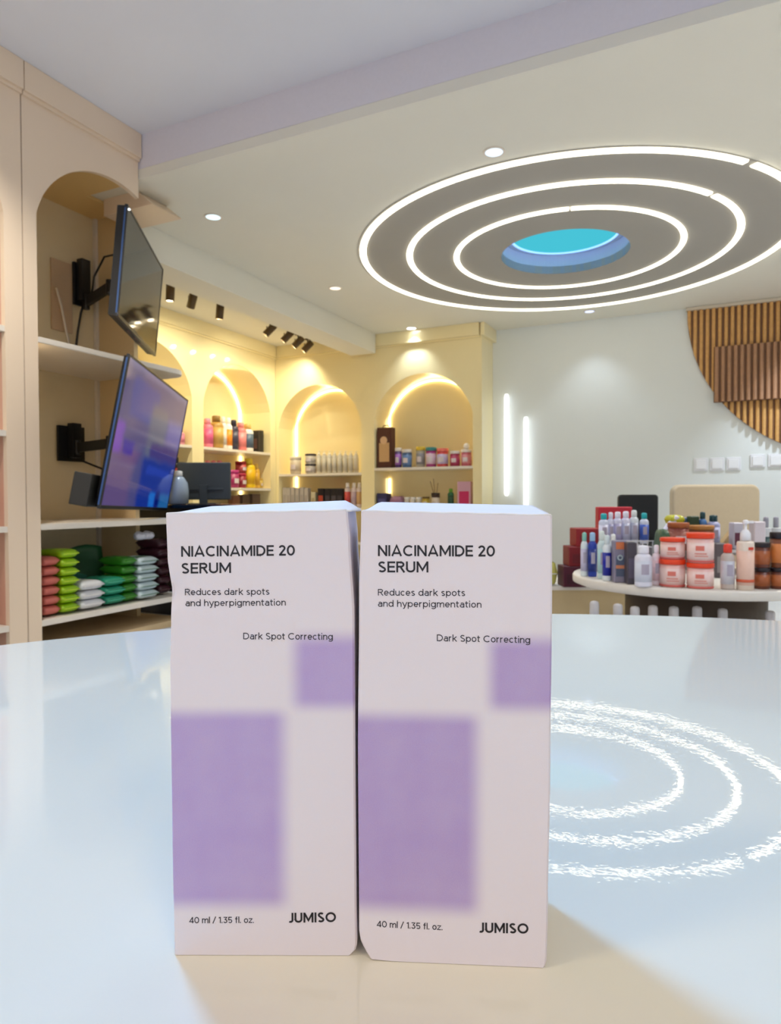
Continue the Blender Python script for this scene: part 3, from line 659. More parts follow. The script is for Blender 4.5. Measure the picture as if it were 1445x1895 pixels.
        if len(cols) > 1:
            # printed band wrapped over the near half of the top
            vs, fs = [], []; bb = (-.62, -.1)
            for i in range(nx+1):
                for b_ in bb:
                    a = 2*i/nx-1
                    bulge = (max(0, 1-abs(a)**5))**.4*(max(0, 1-abs(b_)**6))**.4
                    vs.append((a*w_/2*.93, b_*d/2, h/2+h/2*.97*bulge+.0015))
            for i in range(nx): fs.append((2*i, 2*i+1, 2*i+3, 2*i+2))
            mk('printed_band', vs, fs, pl(cols[1], .35), t, smooth=True)
            box('end_seal', (-w_*.42, -d/2-.008, h/2-.0015), (w_*.42, -d/2+.004, h/2+.0015), pl(cols[1], .35), t)
        return t
ITEMS = [
('carton', -3.702, 7.6, 1.231, 0.1946, 0.12, 0.498, 0, ('4a2018', 'c9a070'), 'tall brown gift carton with cream portrait shapes and a dark carry handle', None, 'handle'),
('tub', -3.536, 7.6, 1.231, 0.0882, 0.0882, 0.2433, 0, ('5a3a78', 'e8e0d8', 'b070c8'), 'purple and navy tub with white lid beside the tall brown carton', 'tubs on the upper shelf of the right arch', None),
('tub', -3.419, 7.6, 1.231, 0.1271, 0.1271, 0.2193, 0, ('4a6a98', 'e8e0d8', '6888b8'), 'slate blue tub with white lid on arch shelf', 'tubs on the upper shelf of the right arch', None),
('tub', -3.239, 7.6, 1.231, 0.114, 0.114, 0.246, 0, ('b0a898', 'e0c040', '8c8888'), 'grey tub with yellow lid on arch shelf', 'tubs on the upper shelf of the right arch', None),
('tub', -3.101, 7.6, 1.231, 0.1334, 0.1334, 0.2346, 0, ('a83880', '3a8a88', 'e0c0d0'), 'magenta tub with teal lid and pale round label', 'tubs on the upper shelf of the right arch', None),
('tub', -2.952, 7.6, 1.231, 0.1417, 0.1417, 0.2164, 0, ('d84848', 'f07868', 'c8b8d8'), 'coral red tub with domed coral lid on arch shelf', 'tubs on the upper shelf of the right arch', None),
('tub', -2.794, 7.6, 1.231, 0.1224, 0.1224, 0.179, 0, ('a82850', 'e8e0d8', 'b84068'), 'raspberry tub with white lid on arch shelf', 'tubs on the upper shelf of the right arch', None),
('tub', -2.652, 7.6, 1.231, 0.1272, 0.1272, 0.1934, 0, ('c86070', 'e8e0d8', 'd88890'), 'rose pink tub with white lid, furthest right on the arch shelf', 'tubs on the upper shelf of the right arch', None),
('ball', -2.652, 7.6, 1.4244, 0.075, 0.075, 0.075, 0, ('f0e8e0',), 'white round jar standing on the rose pink tub', None, None),
('carton', -3.733, 7.6, 0.744, 0.1355, 0.1355, 0.1721, 0, ('2c2c5c', '4a4a80'), 'navy blue carton, leftmost on the lower shelf of the right arch', None, None),
('pouch', -3.538, 7.6, 0.744, 0.1619, 0.2, 0.1374, 0, ('9a6c88',), 'mauve pouch lying beside the navy carton', None, None),
('tub', -3.421, 7.6, 0.744, 0.0727, 0.0727, 0.1236, 0, ('e4dcd0', 'f4f0ea', 'd8d0c4'), 'small white jar on lower arch shelf, left of the three, next to the mauve pouch', 'small white jars', None),
('tub', -3.342, 7.6, 0.744, 0.0721, 0.0721, 0.1234, 0, ('e4dcd0', 'f4f0ea', 'd8d0c4'), 'small white jar on lower arch shelf, middle of the three', 'small white jars', None),
('tub', -3.263, 7.6, 0.744, 0.0715, 0.0715, 0.1231, 0, ('e4dcd0', 'f4f0ea', 'd8d0c4'), 'small white jar on lower arch shelf, right of the three', 'small white jars', None),
('tub', -3.17, 7.6, 0.744, 0.0921, 0.0921, 0.1293, 0, ('c0a030', '6a5020', 'd0b850'), 'mustard yellow jar with brown lid on lower arch shelf', None, None),
('diffuser', -3.043, 7.6, 0.744, 0.1048, 0.1048, 0.1743, 0, ('3a1c1c', '2a1818', 'e0d0c0'), 'dark reed diffuser with wooden sticks on lower arch shelf', None, 'sticks'),
('bottle', -2.849, 7.6, 0.744, 0.0753, 0.0753, 0.2245, 0, ('2c6a40', '6aa030', '204830'), 'small green bottle with leaf green cap on lower arch shelf', None, None),
('carton', -2.666, 7.6, 0.744, 0.1678, 0.1, 0.3056, 0, ('d0a0b0', 'c82860'), 'pink carton with hot pink square, right end of lower arch shelf', None, None),
('tub', -5.042, 7.6, 1.184, 0.1537, 0.1537, 0.2281, 0, ('d8ccb8', 'e8dcc8', 'c8b8a4'), 'cream tub beside the glowing strip in the left arch', None, None),
('tub', -4.806, 7.6, 1.184, 0.1503, 0.1503, 0.1218, 0, ('c8c0b8', '302830', 'a8a0a0'), 'white tub with black lid, lower of the stacked pair', None, None),
('tub', -4.805, 7.6, 1.3058, 0.1502, 0.1502, 0.1348, 0, ('d8d0c4', '302830', 'b8b0a8'), 'white tub with black lid, upper of the stacked pair', None, None),
('pump', -4.681, 7.6, 1.184, 0.0709, 0.0709, 0.2386, 0, ('d8d2c4', 'f0ead8', 'c4bcac'), 'off-white pump bottle, beside the stacked black-lidded tubs', 'off-white pump bottles in the left arch', 'short'),
('pump', -4.599, 7.6, 1.184, 0.0703, 0.0703, 0.2361, 0, ('d8d2c4', 'f0ead8', 'c4bcac'), 'off-white pump bottle, second of the row of eight', 'off-white pump bottles in the left arch', 'short'),
('pump', -4.521, 7.6, 1.184, 0.0698, 0.0698, 0.2337, 0, ('d8d2c4', 'f0ead8', 'c4bcac'), 'off-white pump bottle, third of the row of eight', 'off-white pump bottles in the left arch', 'short'),
('pump', -4.444, 7.6, 1.184, 0.0693, 0.0693, 0.2314, 0, ('d8d2c4', 'f0ead8', 'c4bcac'), 'off-white pump bottle, fourth of the row of eight', 'off-white pump bottles in the left arch', 'short'),
('pump', -4.364, 7.6, 1.184, 0.0687, 0.0687, 0.229, 0, ('d8d2c4', 'f0ead8', 'c4bcac'), 'off-white pump bottle, fifth of the row of eight', 'off-white pump bottles in the left arch', 'short'),
('pump', -4.285, 7.6, 1.184, 0.0682, 0.0682, 0.2265, 0, ('d8d2c4', 'f0ead8', 'c4bcac'), 'off-white pump bottle, sixth of the row of eight', 'off-white pump bottles in the left arch', 'short'),
('pump', -4.206, 7.6, 1.184, 0.0677, 0.0677, 0.2241, 0, ('d8d2c4', 'f0ead8', 'c4bcac'), 'off-white pump bottle, seventh of the row of eight', 'off-white pump bottles in the left arch', 'short'),
('pump', -4.127, 7.6, 1.184, 0.0671, 0.0671, 0.2218, 0, ('d8d2c4', 'f0ead8', 'c4bcac'), 'off-white pump bottle, right end of the row of eight', 'off-white pump bottles in the left arch', 'short'),
('carton', -5.198, 7.6, 0.744, 0.0608, 0.08, 0.2605, 0, ('b8b0a8', 'a89e98'), 'slim pale grey carton on the lower left-arch shelf, number one from the left', 'slim grey cartons', None),
('carton', -5.137, 7.6, 0.744, 0.0604, 0.08, 0.2526, 0, ('b8b0a8', 'a89e98'), 'slim pale grey carton on the lower left-arch shelf, number two from the left', 'slim grey cartons', None),
('carton', -5.067, 7.6, 0.744, 0.06, 0.08, 0.2591, 0, ('b8b0a8', 'a89e98'), 'slim pale grey carton on the lower left-arch shelf, number three from the left', 'slim grey cartons', None),
('carton', -4.997, 7.6, 0.744, 0.0596, 0.08, 0.2513, 0, ('b8b0a8', 'a89e98'), 'slim pale grey carton on the lower left-arch shelf, number four from the left', 'slim grey cartons', None),
('carton', -4.927, 7.6, 0.744, 0.0592, 0.08, 0.2577, 0, ('b8b0a8', 'a89e98'), 'slim pale grey carton on the lower left-arch shelf, number five from the left', 'slim grey cartons', None),
('carton', -4.858, 7.6, 0.744, 0.0588, 0.08, 0.2499, 0, ('b8b0a8', 'a89e98'), 'slim pale grey carton on the lower left-arch shelf, number six from the left', 'slim grey cartons', None),
('carton', -4.75, 7.6, 0.744, 0.0665, 0.08, 0.1922, 0, ('c8bc9c', 'a89878'), 'short cream carton between the grey and the black cartons', None, None),
('carton', -4.634, 7.6, 0.744, 0.0904, 0.08, 0.2408, 0, ('14101a', 'a83c28'), 'black carton with rust red front, left of its row', 'black cartons', None),
('carton', -4.532, 7.6, 0.744, 0.0895, 0.08, 0.2398, 0, ('14101a', '3a3440'), 'black carton beside the rust red one', 'black cartons', None),
('carton', -4.439, 7.6, 0.744, 0.0887, 0.08, 0.239, 0, ('14101a', '48424c'), 'black carton, third of the dark row', 'black cartons', None),
('carton', -4.351, 7.6, 0.744, 0.0879, 0.08, 0.2382, 0, ('14101a', '38303a'), 'black carton at the right end of the dark row', 'black cartons', None),
('bottle', -4.255, 7.6, 0.744, 0.0791, 0.0791, 0.3134, 0, ('d8c8c8', 'f0e8e4', 'c84848'), 'white bottle with coloured foot label, left of three', 'white bottles in the left arch', None),
('bottle', -4.16, 7.6, 0.744, 0.0784, 0.0784, 0.3122, 0, ('d8c8c8', 'f0e8e4', 'b8a0b0'), 'white bottle with coloured foot label, middle of three', 'white bottles in the left arch', None),
('bottle', -4.082, 7.6, 0.744, 0.0778, 0.0778, 0.3111, 0, ('d8c8c8', 'f0e8e4', 'c8a070'), 'white bottle with coloured foot label, right of three, by the pilaster', 'white bottles in the left arch', None),
('bottle', -5.42, 6.307, 1.461, 0.1323, 0.1323, 0.3455, 90, ('d87890', 'e090a0', 'd05a8a'), 'rose pink bottle, leftmost on the upper shelf', None, None),
('bottle', -5.42, 6.466, 1.461, 0.1665, 0.1665, 0.3944, 90, ('b08840', '8a6a30', 'c09c50'), 'gold bottle with pointed shoulder on upper shelf', None, None),
('bottle', -5.42, 6.595, 1.461, 0.0806, 0.0806, 0.3952, 90, ('e8e0d8', 'f4f0e8', 'd8d0c8'), 'slim white bottle beside the gold one', None, None),
('bottle', -5.42, 6.692, 1.461, 0.0926, 0.0926, 0.3922, 90, ('f0e8e0', 'f4f0e8', 'f09020'), 'white bottle with orange patch on upper shelf', None, None),
('bottle', -5.42, 6.795, 1.461, 0.1157, 0.1157, 0.3762, 90, ('2c2840', '201c30', '38344c'), 'dark navy bottle on upper shelf', None, None),
('bottle', -5.42, 6.928, 1.461, 0.1406, 0.1406, 0.3625, 90, ('e87878', 'e89090', 'f08888'), 'coral pink bottle under the glowing strip', None, None),
('bottle', -5.42, 7.071, 1.461, 0.1449, 0.1449, 0.3559, 90, ('ece4dc', 'c8a860', '4a6078'), 'white bottle with blue grey label and gold cap', None, None),
('carton', -5.42, 7.222, 1.461, 0.1495, 0.055, 0.2793, 0, ('2c2420', '6a4840'), 'black carton with brown picture, left of two', None, None),
('carton', -5.42, 7.29, 1.461, 0.1424, 0.055, 0.286, 0, ('2c2822', '5c564a'), 'black carton with grey picture, right of two', None, None),
('bottle', -5.42, 6.305, 0.994, 0.0946, 0.0946, 0.3156, 90, ('d85868', 'e88888', 'e07078'), 'red pink bottle half hidden by the grey monitor, left of three', 'red pink bottles behind the monitor', None),
('bottle', -5.42, 6.41, 0.994, 0.0968, 0.0968, 0.3207, 90, ('d85868', 'e88888', 'e07078'), 'red pink bottle half hidden by the grey monitor, middle of three', 'red pink bottles behind the monitor', None),
('bottle', -5.42, 6.518, 0.994, 0.0992, 0.0992, 0.3259, 90, ('d85868', 'e88888', 'e07078'), 'red pink bottle half hidden by the grey monitor, right of three', 'red pink bottles behind the monitor', None),
('tub', -5.42, 6.751, 0.994, 0.1774, 0.1774, 0.2165, 90, ('b02870', 'c03880', 'a02060'), 'magenta tub on the lower shelf', None, None),
('tub', -5.42, 6.925, 0.994, 0.1408, 0.1408, 0.1817, 90, ('a01838', 'b02040', '901030'), 'crimson cup, lower of the stacked pair', None, None),
('tub', -5.42, 6.927, 1.1757, 0.1408, 0.1408, 0.1503, 90, ('901420', 'a82028', 'c05050'), 'dark red cup, upper of the stacked pair', None, None),
('bottle', -5.42, 7.087, 0.994, 0.1679, 0.1679, 0.3811, 90, ('f0c818', 'f4d83c', 'e0b000'), 'large bright yellow bottle on the lower shelf', None, None),
('bottle', -5.42, 7.246, 0.994, 0.0925, 0.0925, 0.3187, 90, ('e0b040', 'e8c860', 'd0a030'), 'slim amber yellow bottle on the lower shelf', None, None),
('tub', -5.42, 7.326, 0.994, 0.0739, 0.0739, 0.1247, 90, ('d8b850', 'c8a040', 'd0b048'), 'tiny honey coloured jar at the end of the lower shelf', None, None),
('carton', -5.42, 6.788, 0.539, 0.1368, 0.08, 0.3565, 90, ('7a5038', 'c09070'), 'brown carton under the lower shelf, left of three', None, None),
('carton', -5.42, 6.982, 0.539, 0.1425, 0.08, 0.3705, 90, ('5a4838', '8a6850'), 'brown carton under the lower shelf, middle of three', None, None),
('carton', -5.42, 7.195, 0.539, 0.1604, 0.08, 0.3782, 90, ('6a5444', '4c3c30'), 'brown carton under the lower shelf, right of three', None, None),
('bottle', -5.4, 5.83, 1.461, 0.103, 0.103, 0.1731, 90, ('d890a0', 'e0a8b0', 'c87890'), 'dusty pink bottle behind the edge of the lower television', None, None),
('bottle', -5.4, 5.776, 0.994, 0.0587, 0.0587, 0.3254, 90, ('281c20', '201418', '882020'), 'black bottle with red foot in the far arch', None, None),
('tub', -5.4, 5.85, 0.994, 0.0658, 0.0658, 0.2717, 90, ('b03030', '282020', 'c04040'), 'red jar with black lid in the far arch', None, None),
('bottle', -0.451, 2.643, 0.559, 0.0267, 0.0267, 0.1666, 20, ('dde8ea', '8ccabc', 'c4c0d8'), 'white bottle with pale green cap, leftmost on the round display table', None, None),
('bottle', -0.42, 2.637, 0.559, 0.0327, 0.0327, 0.1675, 20, ('1c3aa0', '9cc4e8', '102c84'), 'deep blue bottle with sky blue cap beside the leftmost one', None, None),
('bottle', -0.378, 2.581, 0.559, 0.0298, 0.0298, 0.1769, 20, ('d0e4e4', 'e0ece8', 'b4d8d8'), 'tall white mint bottle third from the left', None, None),
('bottle', -0.351, 2.522, 0.559, 0.031, 0.031, 0.1645, 20, ('e0e8ec', 'dce8e8', '14209a'), 'white bottle with dark blue label, front of the blue group', None, None),
('carton', -0.308, 2.507, 0.559, 0.0439, 0.05, 0.1471, 20, ('8a8498', '566078'), 'grey carton with orange top patch and round emblem', None, 'orange'),
('carton', -0.267, 2.476, 0.559, 0.0319, 0.05, 0.1443, 20, ('4c4650', '60586c'), 'dark grey carton beside the one with the orange patch', None, None),
('bottle', -0.404, 2.795, 0.559, 0.0301, 0.0301, 0.1538, 20, ('c8d4e0', 'eef2f0', 'a8b8c8'), 'white capped bottle behind the orange topped carton', None, None),
('bottle', -0.363, 2.775, 0.559, 0.0297, 0.0297, 0.1556, 20, ('c8d4e0', 'eef2f0', '9aa8c0'), 'white capped bottle behind the dark grey carton', None, None),
('bottle', -0.219, 2.418, 0.559, 0.0563, 0.05, 0.138, 20, ('e4e4f0', 'f0f0f8', 'd8dce8'), 'wide white bottle with faint green print left of the orange lidded tubs', None, None),
('bottle', -0.182, 2.466, 0.559, 0.0276, 0.0276, 0.1378, 20, ('ecdce4', 'f4ecf4', 'e8c8d0'), 'slim pinkish white bottle touching the orange lidded tubs', None, None),
('tub', -0.131, 2.458, 0.559, 0.0835, 0.0835, 0.0925, 20, ('f0c0b8', 'f04418', 'f4d4cc'), 'pink tub with orange lid, bottom left of the four', None, 'foot'),
('tub', -0.131, 2.458, 0.652, 0.0798, 0.0798, 0.0707, 20, ('f0c0b8', 'f04418', 'f4d4cc'), 'pink tub with orange lid, top left of the four', None, 'foot'),
('tub', -0.046, 2.451, 0.559, 0.0854, 0.0854, 0.0836, 20, ('f0c0b8', 'f04418', 'f4d4cc'), 'pink tub with orange lid, bottom right of the four', None, 'foot'),
('tub', -0.046, 2.451, 0.6431, 0.0854, 0.0854, 0.0979, 20, ('f0c4bc', 'f04418', 'f8dcd4'), 'taller pink tub with orange lid, top right of the four', None, 'foot'),
('bottle', 0.035, 2.458, 0.559, 0.0422, 0.0422, 0.1476, 20, ('c8bcb4', 'e84430', 'd0d0d8'), 'clear grey bottle with red cap', None, None),
('pump', 0.086, 2.467, 0.559, 0.0524, 0.0524, 0.2252, 20, ('ecdccc', 'f0f0f4', 'f0c8b4'), 'cream pump bottle with peach label and white pump', None, 'tall'),
('tub', 0.135, 2.517, 0.559, 0.0512, 0.0512, 0.0688, 20, ('6a3420', '1c1018', 'a85c30'), 'copper and black jar, bottom of the left stack', None, None),
('tub', 0.135, 2.517, 0.6283, 0.0512, 0.0512, 0.0812, 20, ('6a3420', '1c1018', 'a85c30'), 'copper and black jar, top of the left stack', None, None),
('tub', 0.185, 2.54, 0.559, 0.0547, 0.0547, 0.0688, 20, ('6a3420', '1c1018', 'b86838'), 'copper and black jar, bottom of the right edge stack', None, None),
('tub', 0.185, 2.54, 0.6283, 0.0547, 0.0547, 0.1146, 20, ('7a4020', '1c1018', 'd88040'), 'copper and black jar, top of the right edge stack', None, None),
('bottle', -0.434, 3.018, 0.659, 0.0417, 0.0417, 0.1306, 20, ('d4dcf0', '1cb0b8', 'e4e4f8'), 'white bottle with turquoise cap at the left of the raised rack', None, None),
('bottle', -0.407, 3.031, 0.659, 0.0301, 0.0301, 0.1351, 20, ('dcdcf0', 'e8e8f8', 'c0c0e0'), 'white bottle with grey cap dot, second in the raised rack', None, None),
('bottle', -0.38, 3.045, 0.659, 0.0394, 0.0394, 0.1373, 20, ('d8d8ee', 'ececfa', 'b8b4d8'), 'white bottle in the middle of the raised rack, red box behind', None, None),
('bottle', -0.349, 3.06, 0.659, 0.0394, 0.0394, 0.1395, 20, ('dcdcf0', 'ececfa', 'ccd0e8'), 'white bottle right of the middle in the raised rack', None, None),
('bottle', -0.317, 3.075, 0.659, 0.0371, 0.0371, 0.144, 20, ('dce4ec', 'e4ecec', 'b8bcd0'), 'mint white bottle near the black chair back', None, None),
('bottle', -0.278, 3.094, 0.659, 0.0371, 0.0371, 0.1323, 20, ('d4dcf0', '10b0b8', '4468c8'), 'white bottle with turquoise cap at the right of the raised rack', None, None),
('tiltbottle', -0.225, 3.108, 0.659, 0.037, 0.037, 0.1439, 20, ('d0cce0', 'e4e0f0', 'c0bcd0'), 'white bottle leaning over at the end of the rack', None, 35),
('pouch', -0.186, 2.815, 0.559, 0.0459, 0.1, 0.1741, 20, ('3c5c3c',), 'dark green pouch behind the orange lidded tubs', None, None),
('tub', -0.137, 2.972, 0.644, 0.0829, 0.0829, 0.1115, 20, ('8a4438', 'a85828', '9a5848'), 'brown jar with copper lid behind the left pink tubs', None, None),
('tub', -0.056, 3.077, 0.644, 0.1026, 0.1026, 0.0978, 20, ('8a5030', 'b07838', '9a6038'), 'tan brown jar with copper lid behind the right pink tubs', None, None),
('pouch', -0.162, 3.171, 0.739, 0.0607, 0.1, 0.0421, 20, ('b8b820',), 'yellow green pouch on top of the pile behind the tubs', None, None),
('carton', -0.119, 3.191, 0.644, 0.0607, 0.06, 0.1252, 20, ('4a6a98', 'e0e8f0'), 'steel blue carton in the pile behind the tubs', None, None),
('carton', -0.088, 3.151, 0.644, 0.0367, 0.05, 0.1335, 20, ('24402c', '365a3c'), 'dark green carton in the pile behind the tubs', None, None),
('bottle', -0.051, 3.158, 0.644, 0.0343, 0.0343, 0.152, 20, ('4878b0', '0c4048', '5888c0'), 'blue bottle with dark teal cap in the pile', None, None),
('bottle', -0.01, 3.166, 0.644, 0.0524, 0.0524, 0.1384, 20, ('a8acd0', '0c4048', 'b8bcdc'), 'lilac bottle with dark teal cap in front of the beige chair', None, None),
('tiltcarton', 0.024, 3.226, 0.644, 0.0323, 0.05, 0.1025, 20, ('b89868', 'c8a878'), 'tan carton leaning to the right beside the brown jar', None, 38),
('carton', 0.01, 2.808, 0.559, 0.0403, 0.05, 0.1274, 20, ('5c565c', '8a8688'), 'grey carton between the pink tubs and the red capped bottle', None, None),
('carton', 0.075, 3.14, 0.644, 0.0401, 0.05, 0.1084, 20, ('c8c4d0', '6a3448'), 'white carton with plum print left of the pump bottle', None, None),
('carton', 0.139, 2.882, 0.559, 0.0405, 0.05, 0.2071, 20, ('d0c8d0', '5c4048'), 'white carton with plum print right of the pump bottle', None, None),
('bottle', 0.183, 3.148, 0.559, 0.033, 0.033, 0.2187, 20, ('1c2028', '9c9ca8', '3c5058'), 'black bottle with grey domed cap, left of the pair', 'black bottles by the edge', None),
('bottle', 0.22, 3.166, 0.559, 0.033, 0.033, 0.2186, 20, ('1c2028', '9c9ca8', '3c5058'), 'black bottle with grey domed cap, right of the pair', 'black bottles by the edge', None),
('tub', 0.169, 2.941, 0.559, 0.0411, 0.0411, 0.1809, 20, ('2c4848', 'c8ccd0', '507070'), 'dark teal jar with silver lid, left of two', None, None),
('tub', 0.217, 3.052, 0.559, 0.0424, 0.0424, 0.177, 20, ('2c4848', 'c8ccd0', 'd0dcdc'), 'dark teal jar with silver lid, right of two', None, None),
('carton', -0.466, 3.569, 0.429, 0.1634, 0.08, 0.3809, 20, ('b81830', 'c02038'), 'bright red carton standing behind the white bottles', None, None),
('carton', -0.631, 3.351, 0.429, 0.1104, 0.12, 0.0996, 25.6, ('4a1028', '3c0c20'), 'maroon carton, lowest step of the stack left of the table', None, None),
('carton', -0.605, 3.365, 0.5286, 0.1156, 0.12, 0.0945, 25.6, ('78101c', '64101c'), 'dark red carton, middle step of the stack', None, None),
('carton', -0.573, 3.383, 0.6231, 0.1209, 0.12, 0.0866, 25.6, ('901820', '7c1420'), 'brick red carton, top step of the stack', None, None),
('bottle', -0.37, 2.366, 0.2395, 0.0513, 0.0513, 0.2681, 20, ('a07060', 'c4c0c0', 'a07060'), 'brown bottle with pale cap on the under-shelf, first from the left', 'bottles under the round display table', None),
('bottle', -0.298, 2.4, 0.2395, 0.0513, 0.0513, 0.2587, 20, ('705048', 'c4c0c0', '705048'), 'brown bottle with pale cap on the under-shelf, second from the left', 'bottles under the round display table', None),
('bottle', -0.246, 2.425, 0.2395, 0.0513, 0.0513, 0.2493, 20, ('6a4c44', 'c4c0c0', '6a4c44'), 'brown bottle with pale cap on the under-shelf, third from the left', 'bottles under the round display table', None),
('bottle', -0.191, 2.451, 0.2395, 0.0513, 0.0513, 0.2528, 20, ('7a5850', 'c4c0c0', '7a5850'), 'brown bottle with pale cap on the under-shelf, fourth from the left', 'bottles under the round display table', None),
('bottle', -0.127, 2.482, 0.2395, 0.0513, 0.0513, 0.2489, 20, ('5c4440', 'c4c0c0', '5c4440'), 'brown bottle with pale cap on the under-shelf, fifth from the left', 'bottles under the round display table', None),
('bottle', -0.056, 2.516, 0.2395, 0.0513, 0.0513, 0.2486, 20, ('685048', 'c4c0c0', '685048'), 'brown bottle with pale cap on the under-shelf, sixth from the left', 'bottles under the round display table', None),
('bottle', 0.022, 2.553, 0.2395, 0.0513, 0.0513, 0.241, 20, ('5c4a44', 'c4c0c0', '5c4a44'), 'brown bottle with pale cap on the under-shelf, seventh from the left', 'bottles under the round display table', None),
('bottle', 0.167, 2.623, 0.2395, 0.0513, 0.0513, 0.2331, 20, ('181418', 'c4c0c0', '181418'), 'brown bottle with pale cap on the under-shelf, eighth from the left', 'bottles under the round display table', None),
('pouch', -3.42, 2.57, 0.214, 0.1093, 0.22, 0.0545, 90, ('c8685c',), 'salmon pink pouch, bottom of its stack', 'salmon pink pouches', None),
('pouch', -3.42, 2.57, 0.2685, 0.1093, 0.22, 0.0545, 90, ('c8685c',), 'salmon pink pouch, second from the bottom of its stack', 'salmon pink pouches', None),
('pouch', -3.42, 2.57, 0.323, 0.1093, 0.22, 0.0545, 90, ('c8685c',), 'salmon pink pouch, third from the bottom of its stack', 'salmon pink pouches', None),
('pouch', -3.42, 2.57, 0.3775, 0.1093, 0.22, 0.0545, 90, ('c8685c',), 'salmon pink pouch, fourth from the bottom of its stack', 'salmon pink pouches', None),
('pouch', -3.42, 2.57, 0.432, 0.1093, 0.22, 0.0545, 90, ('c8685c',), 'salmon pink pouch, fifth from the bottom of its stack', 'salmon pink pouches', None),
('pouch', -3.42, 2.57, 0.4865, 0.1093, 0.22, 0.0545, 90, ('c8685c',), 'salmon pink pouch, topmost of its stack', 'salmon pink pouches', None),
('pouch', -3.41, 2.684, 0.214, 0.1155, 0.22, 0.0515, 90, ('98c414', 'c8e030'), 'lime green pouch with yellow print, bottom of its stack', 'lime green pouches', None),
('pouch', -3.41, 2.684, 0.2655, 0.1155, 0.22, 0.0515, 90, ('98c414', 'c8e030'), 'lime green pouch with yellow print, second from the bottom of its stack', 'lime green pouches', None),
('pouch', -3.41, 2.684, 0.317, 0.1155, 0.22, 0.0515, 90, ('98c414', 'c8e030'), 'lime green pouch with yellow print, third from the bottom of its stack', 'lime green pouches', None),
('pouch', -3.41, 2.684, 0.3685, 0.1155, 0.22, 0.0515, 90, ('98c414', 'c8e030'), 'lime green pouch with yellow print, fourth from the bottom of its stack', 'lime green pouches', None),
('pouch', -3.41, 2.684, 0.42, 0.1155, 0.22, 0.0515, 90, ('98c414', 'c8e030'), 'lime green pouch with yellow print, fifth from the bottom of its stack', 'lime green pouches', None),
('pouch', -3.41, 2.684, 0.4715, 0.1155, 0.22, 0.0515, 90, ('98c414', 'c8e030'), 'lime green pouch with yellow print, sixth from the bottom of its stack', 'lime green pouches', None),
('pouch', -3.41, 2.684, 0.523, 0.1155, 0.22, 0.0515, 90, ('98c414', 'c8e030'), 'lime green pouch with yellow print, topmost of its stack', 'lime green pouches', None),
('pouch', -3.4, 2.828, 0.214, 0.1671, 0.22, 0.055, 90, ('dcdce0', 'e8e4e0'), 'white pouch between lime and teal, bottom of its stack', 'white pouches', None),
('pouch', -3.4, 2.828, 0.269, 0.1671, 0.22, 0.055, 90, ('dcdce0', 'e8e4e0'), 'white pouch between lime and teal, second from the bottom of its stack', 'white pouches', None),
('pouch', -3.4, 2.828, 0.324, 0.1671, 0.22, 0.055, 90, ('dcdce0', 'e8e4e0'), 'white pouch between lime and teal, topmost of its stack', 'white pouches', None),
('pouch', -3.42, 3.013, 0.214, 0.1496, 0.22, 0.055, 90, ('249070', '48b894'), 'teal green pouch beside the white ones, bottom of its stack', 'teal green pouches', None),
('pouch', -3.42, 3.013, 0.269, 0.1496, 0.22, 0.055, 90, ('249070', '48b894'), 'teal green pouch beside the white ones, second from the bottom of its stack', 'teal green pouches', None),
('pouch', -3.42, 3.013, 0.324, 0.1496, 0.22, 0.055, 90, ('249070', '48b894'), 'teal green pouch beside the white ones, topmost of its stack', 'teal green pouches', None),
('pouch', -3.43, 3.136, 0.214, 0.1161, 0.22, 0.056, 90, ('2c7a18', '4c9c2c'), 'leaf green pouch, bottom of its stack', 'leaf green pouches', None),
('pouch', -3.43, 3.136, 0.27, 0.1161, 0.22, 0.056, 90, ('2c7a18', '4c9c2c'), 'leaf green pouch, second from the bottom of its stack', 'leaf green pouches', None),
('pouch', -3.43, 3.136, 0.326, 0.1161, 0.22, 0.056, 90, ('2c7a18', '4c9c2c'), 'leaf green pouch, third from the bottom of its stack', 'leaf green pouches', None),
('pouch', -3.43, 3.136, 0.382, 0.1161, 0.22, 0.056, 90, ('2c7a18', '4c9c2c'), 'leaf green pouch, fourth from the bottom of its stack', 'leaf green pouches', None),
('pouch', -3.43, 3.136, 0.438, 0.1161, 0.22, 0.056, 90, ('2c7a18', '4c9c2c'), 'leaf green pouch, topmost of its stack', 'leaf green pouches', None),
('pouch', -3.41, 3.275, 0.214, 0.1673, 0.22, 0.054, 90, ('c8d8dc', '2c7048'), 'white-ended green pouch, bottom of its stack', 'white-ended pouches', None),
('pouch', -3.41, 3.275, 0.268, 0.1673, 0.22, 0.054, 90, ('c8d8dc', '2c7048'), 'white-ended green pouch, second from the bottom of its stack', 'white-ended pouches', None),
('pouch', -3.41, 3.275, 0.322, 0.1673, 0.22, 0.054, 90, ('c8d8dc', '2c7048'), 'white-ended green pouch, third from the bottom of its stack', 'white-ended pouches', None),
('pouch', -3.41, 3.275, 0.376, 0.1673, 0.22, 0.054, 90, ('c8d8dc', '2c7048'), 'white-ended green pouch, fourth from the bottom of its stack', 'white-ended pouches', None),
('pouch', -3.41, 3.275, 0.43, 0.1673, 0.22, 0.054, 90, ('c8d8dc', '2c7048'), 'white-ended green pouch, topmost of its stack', 'white-ended pouches', None),
('pouch', -3.47, 3.479, 0.214, 0.114, 0.22, 0.062, 90, ('3a1420', '5a3038'), 'dark plum pouch, bottom of its stack', 'plum pouches', None),
('pouch', -3.47, 3.479, 0.276, 0.114, 0.22, 0.062, 90, ('3a1420', '5a3038'), 'dark plum pouch, second from the bottom of its stack', 'plum pouches', None),
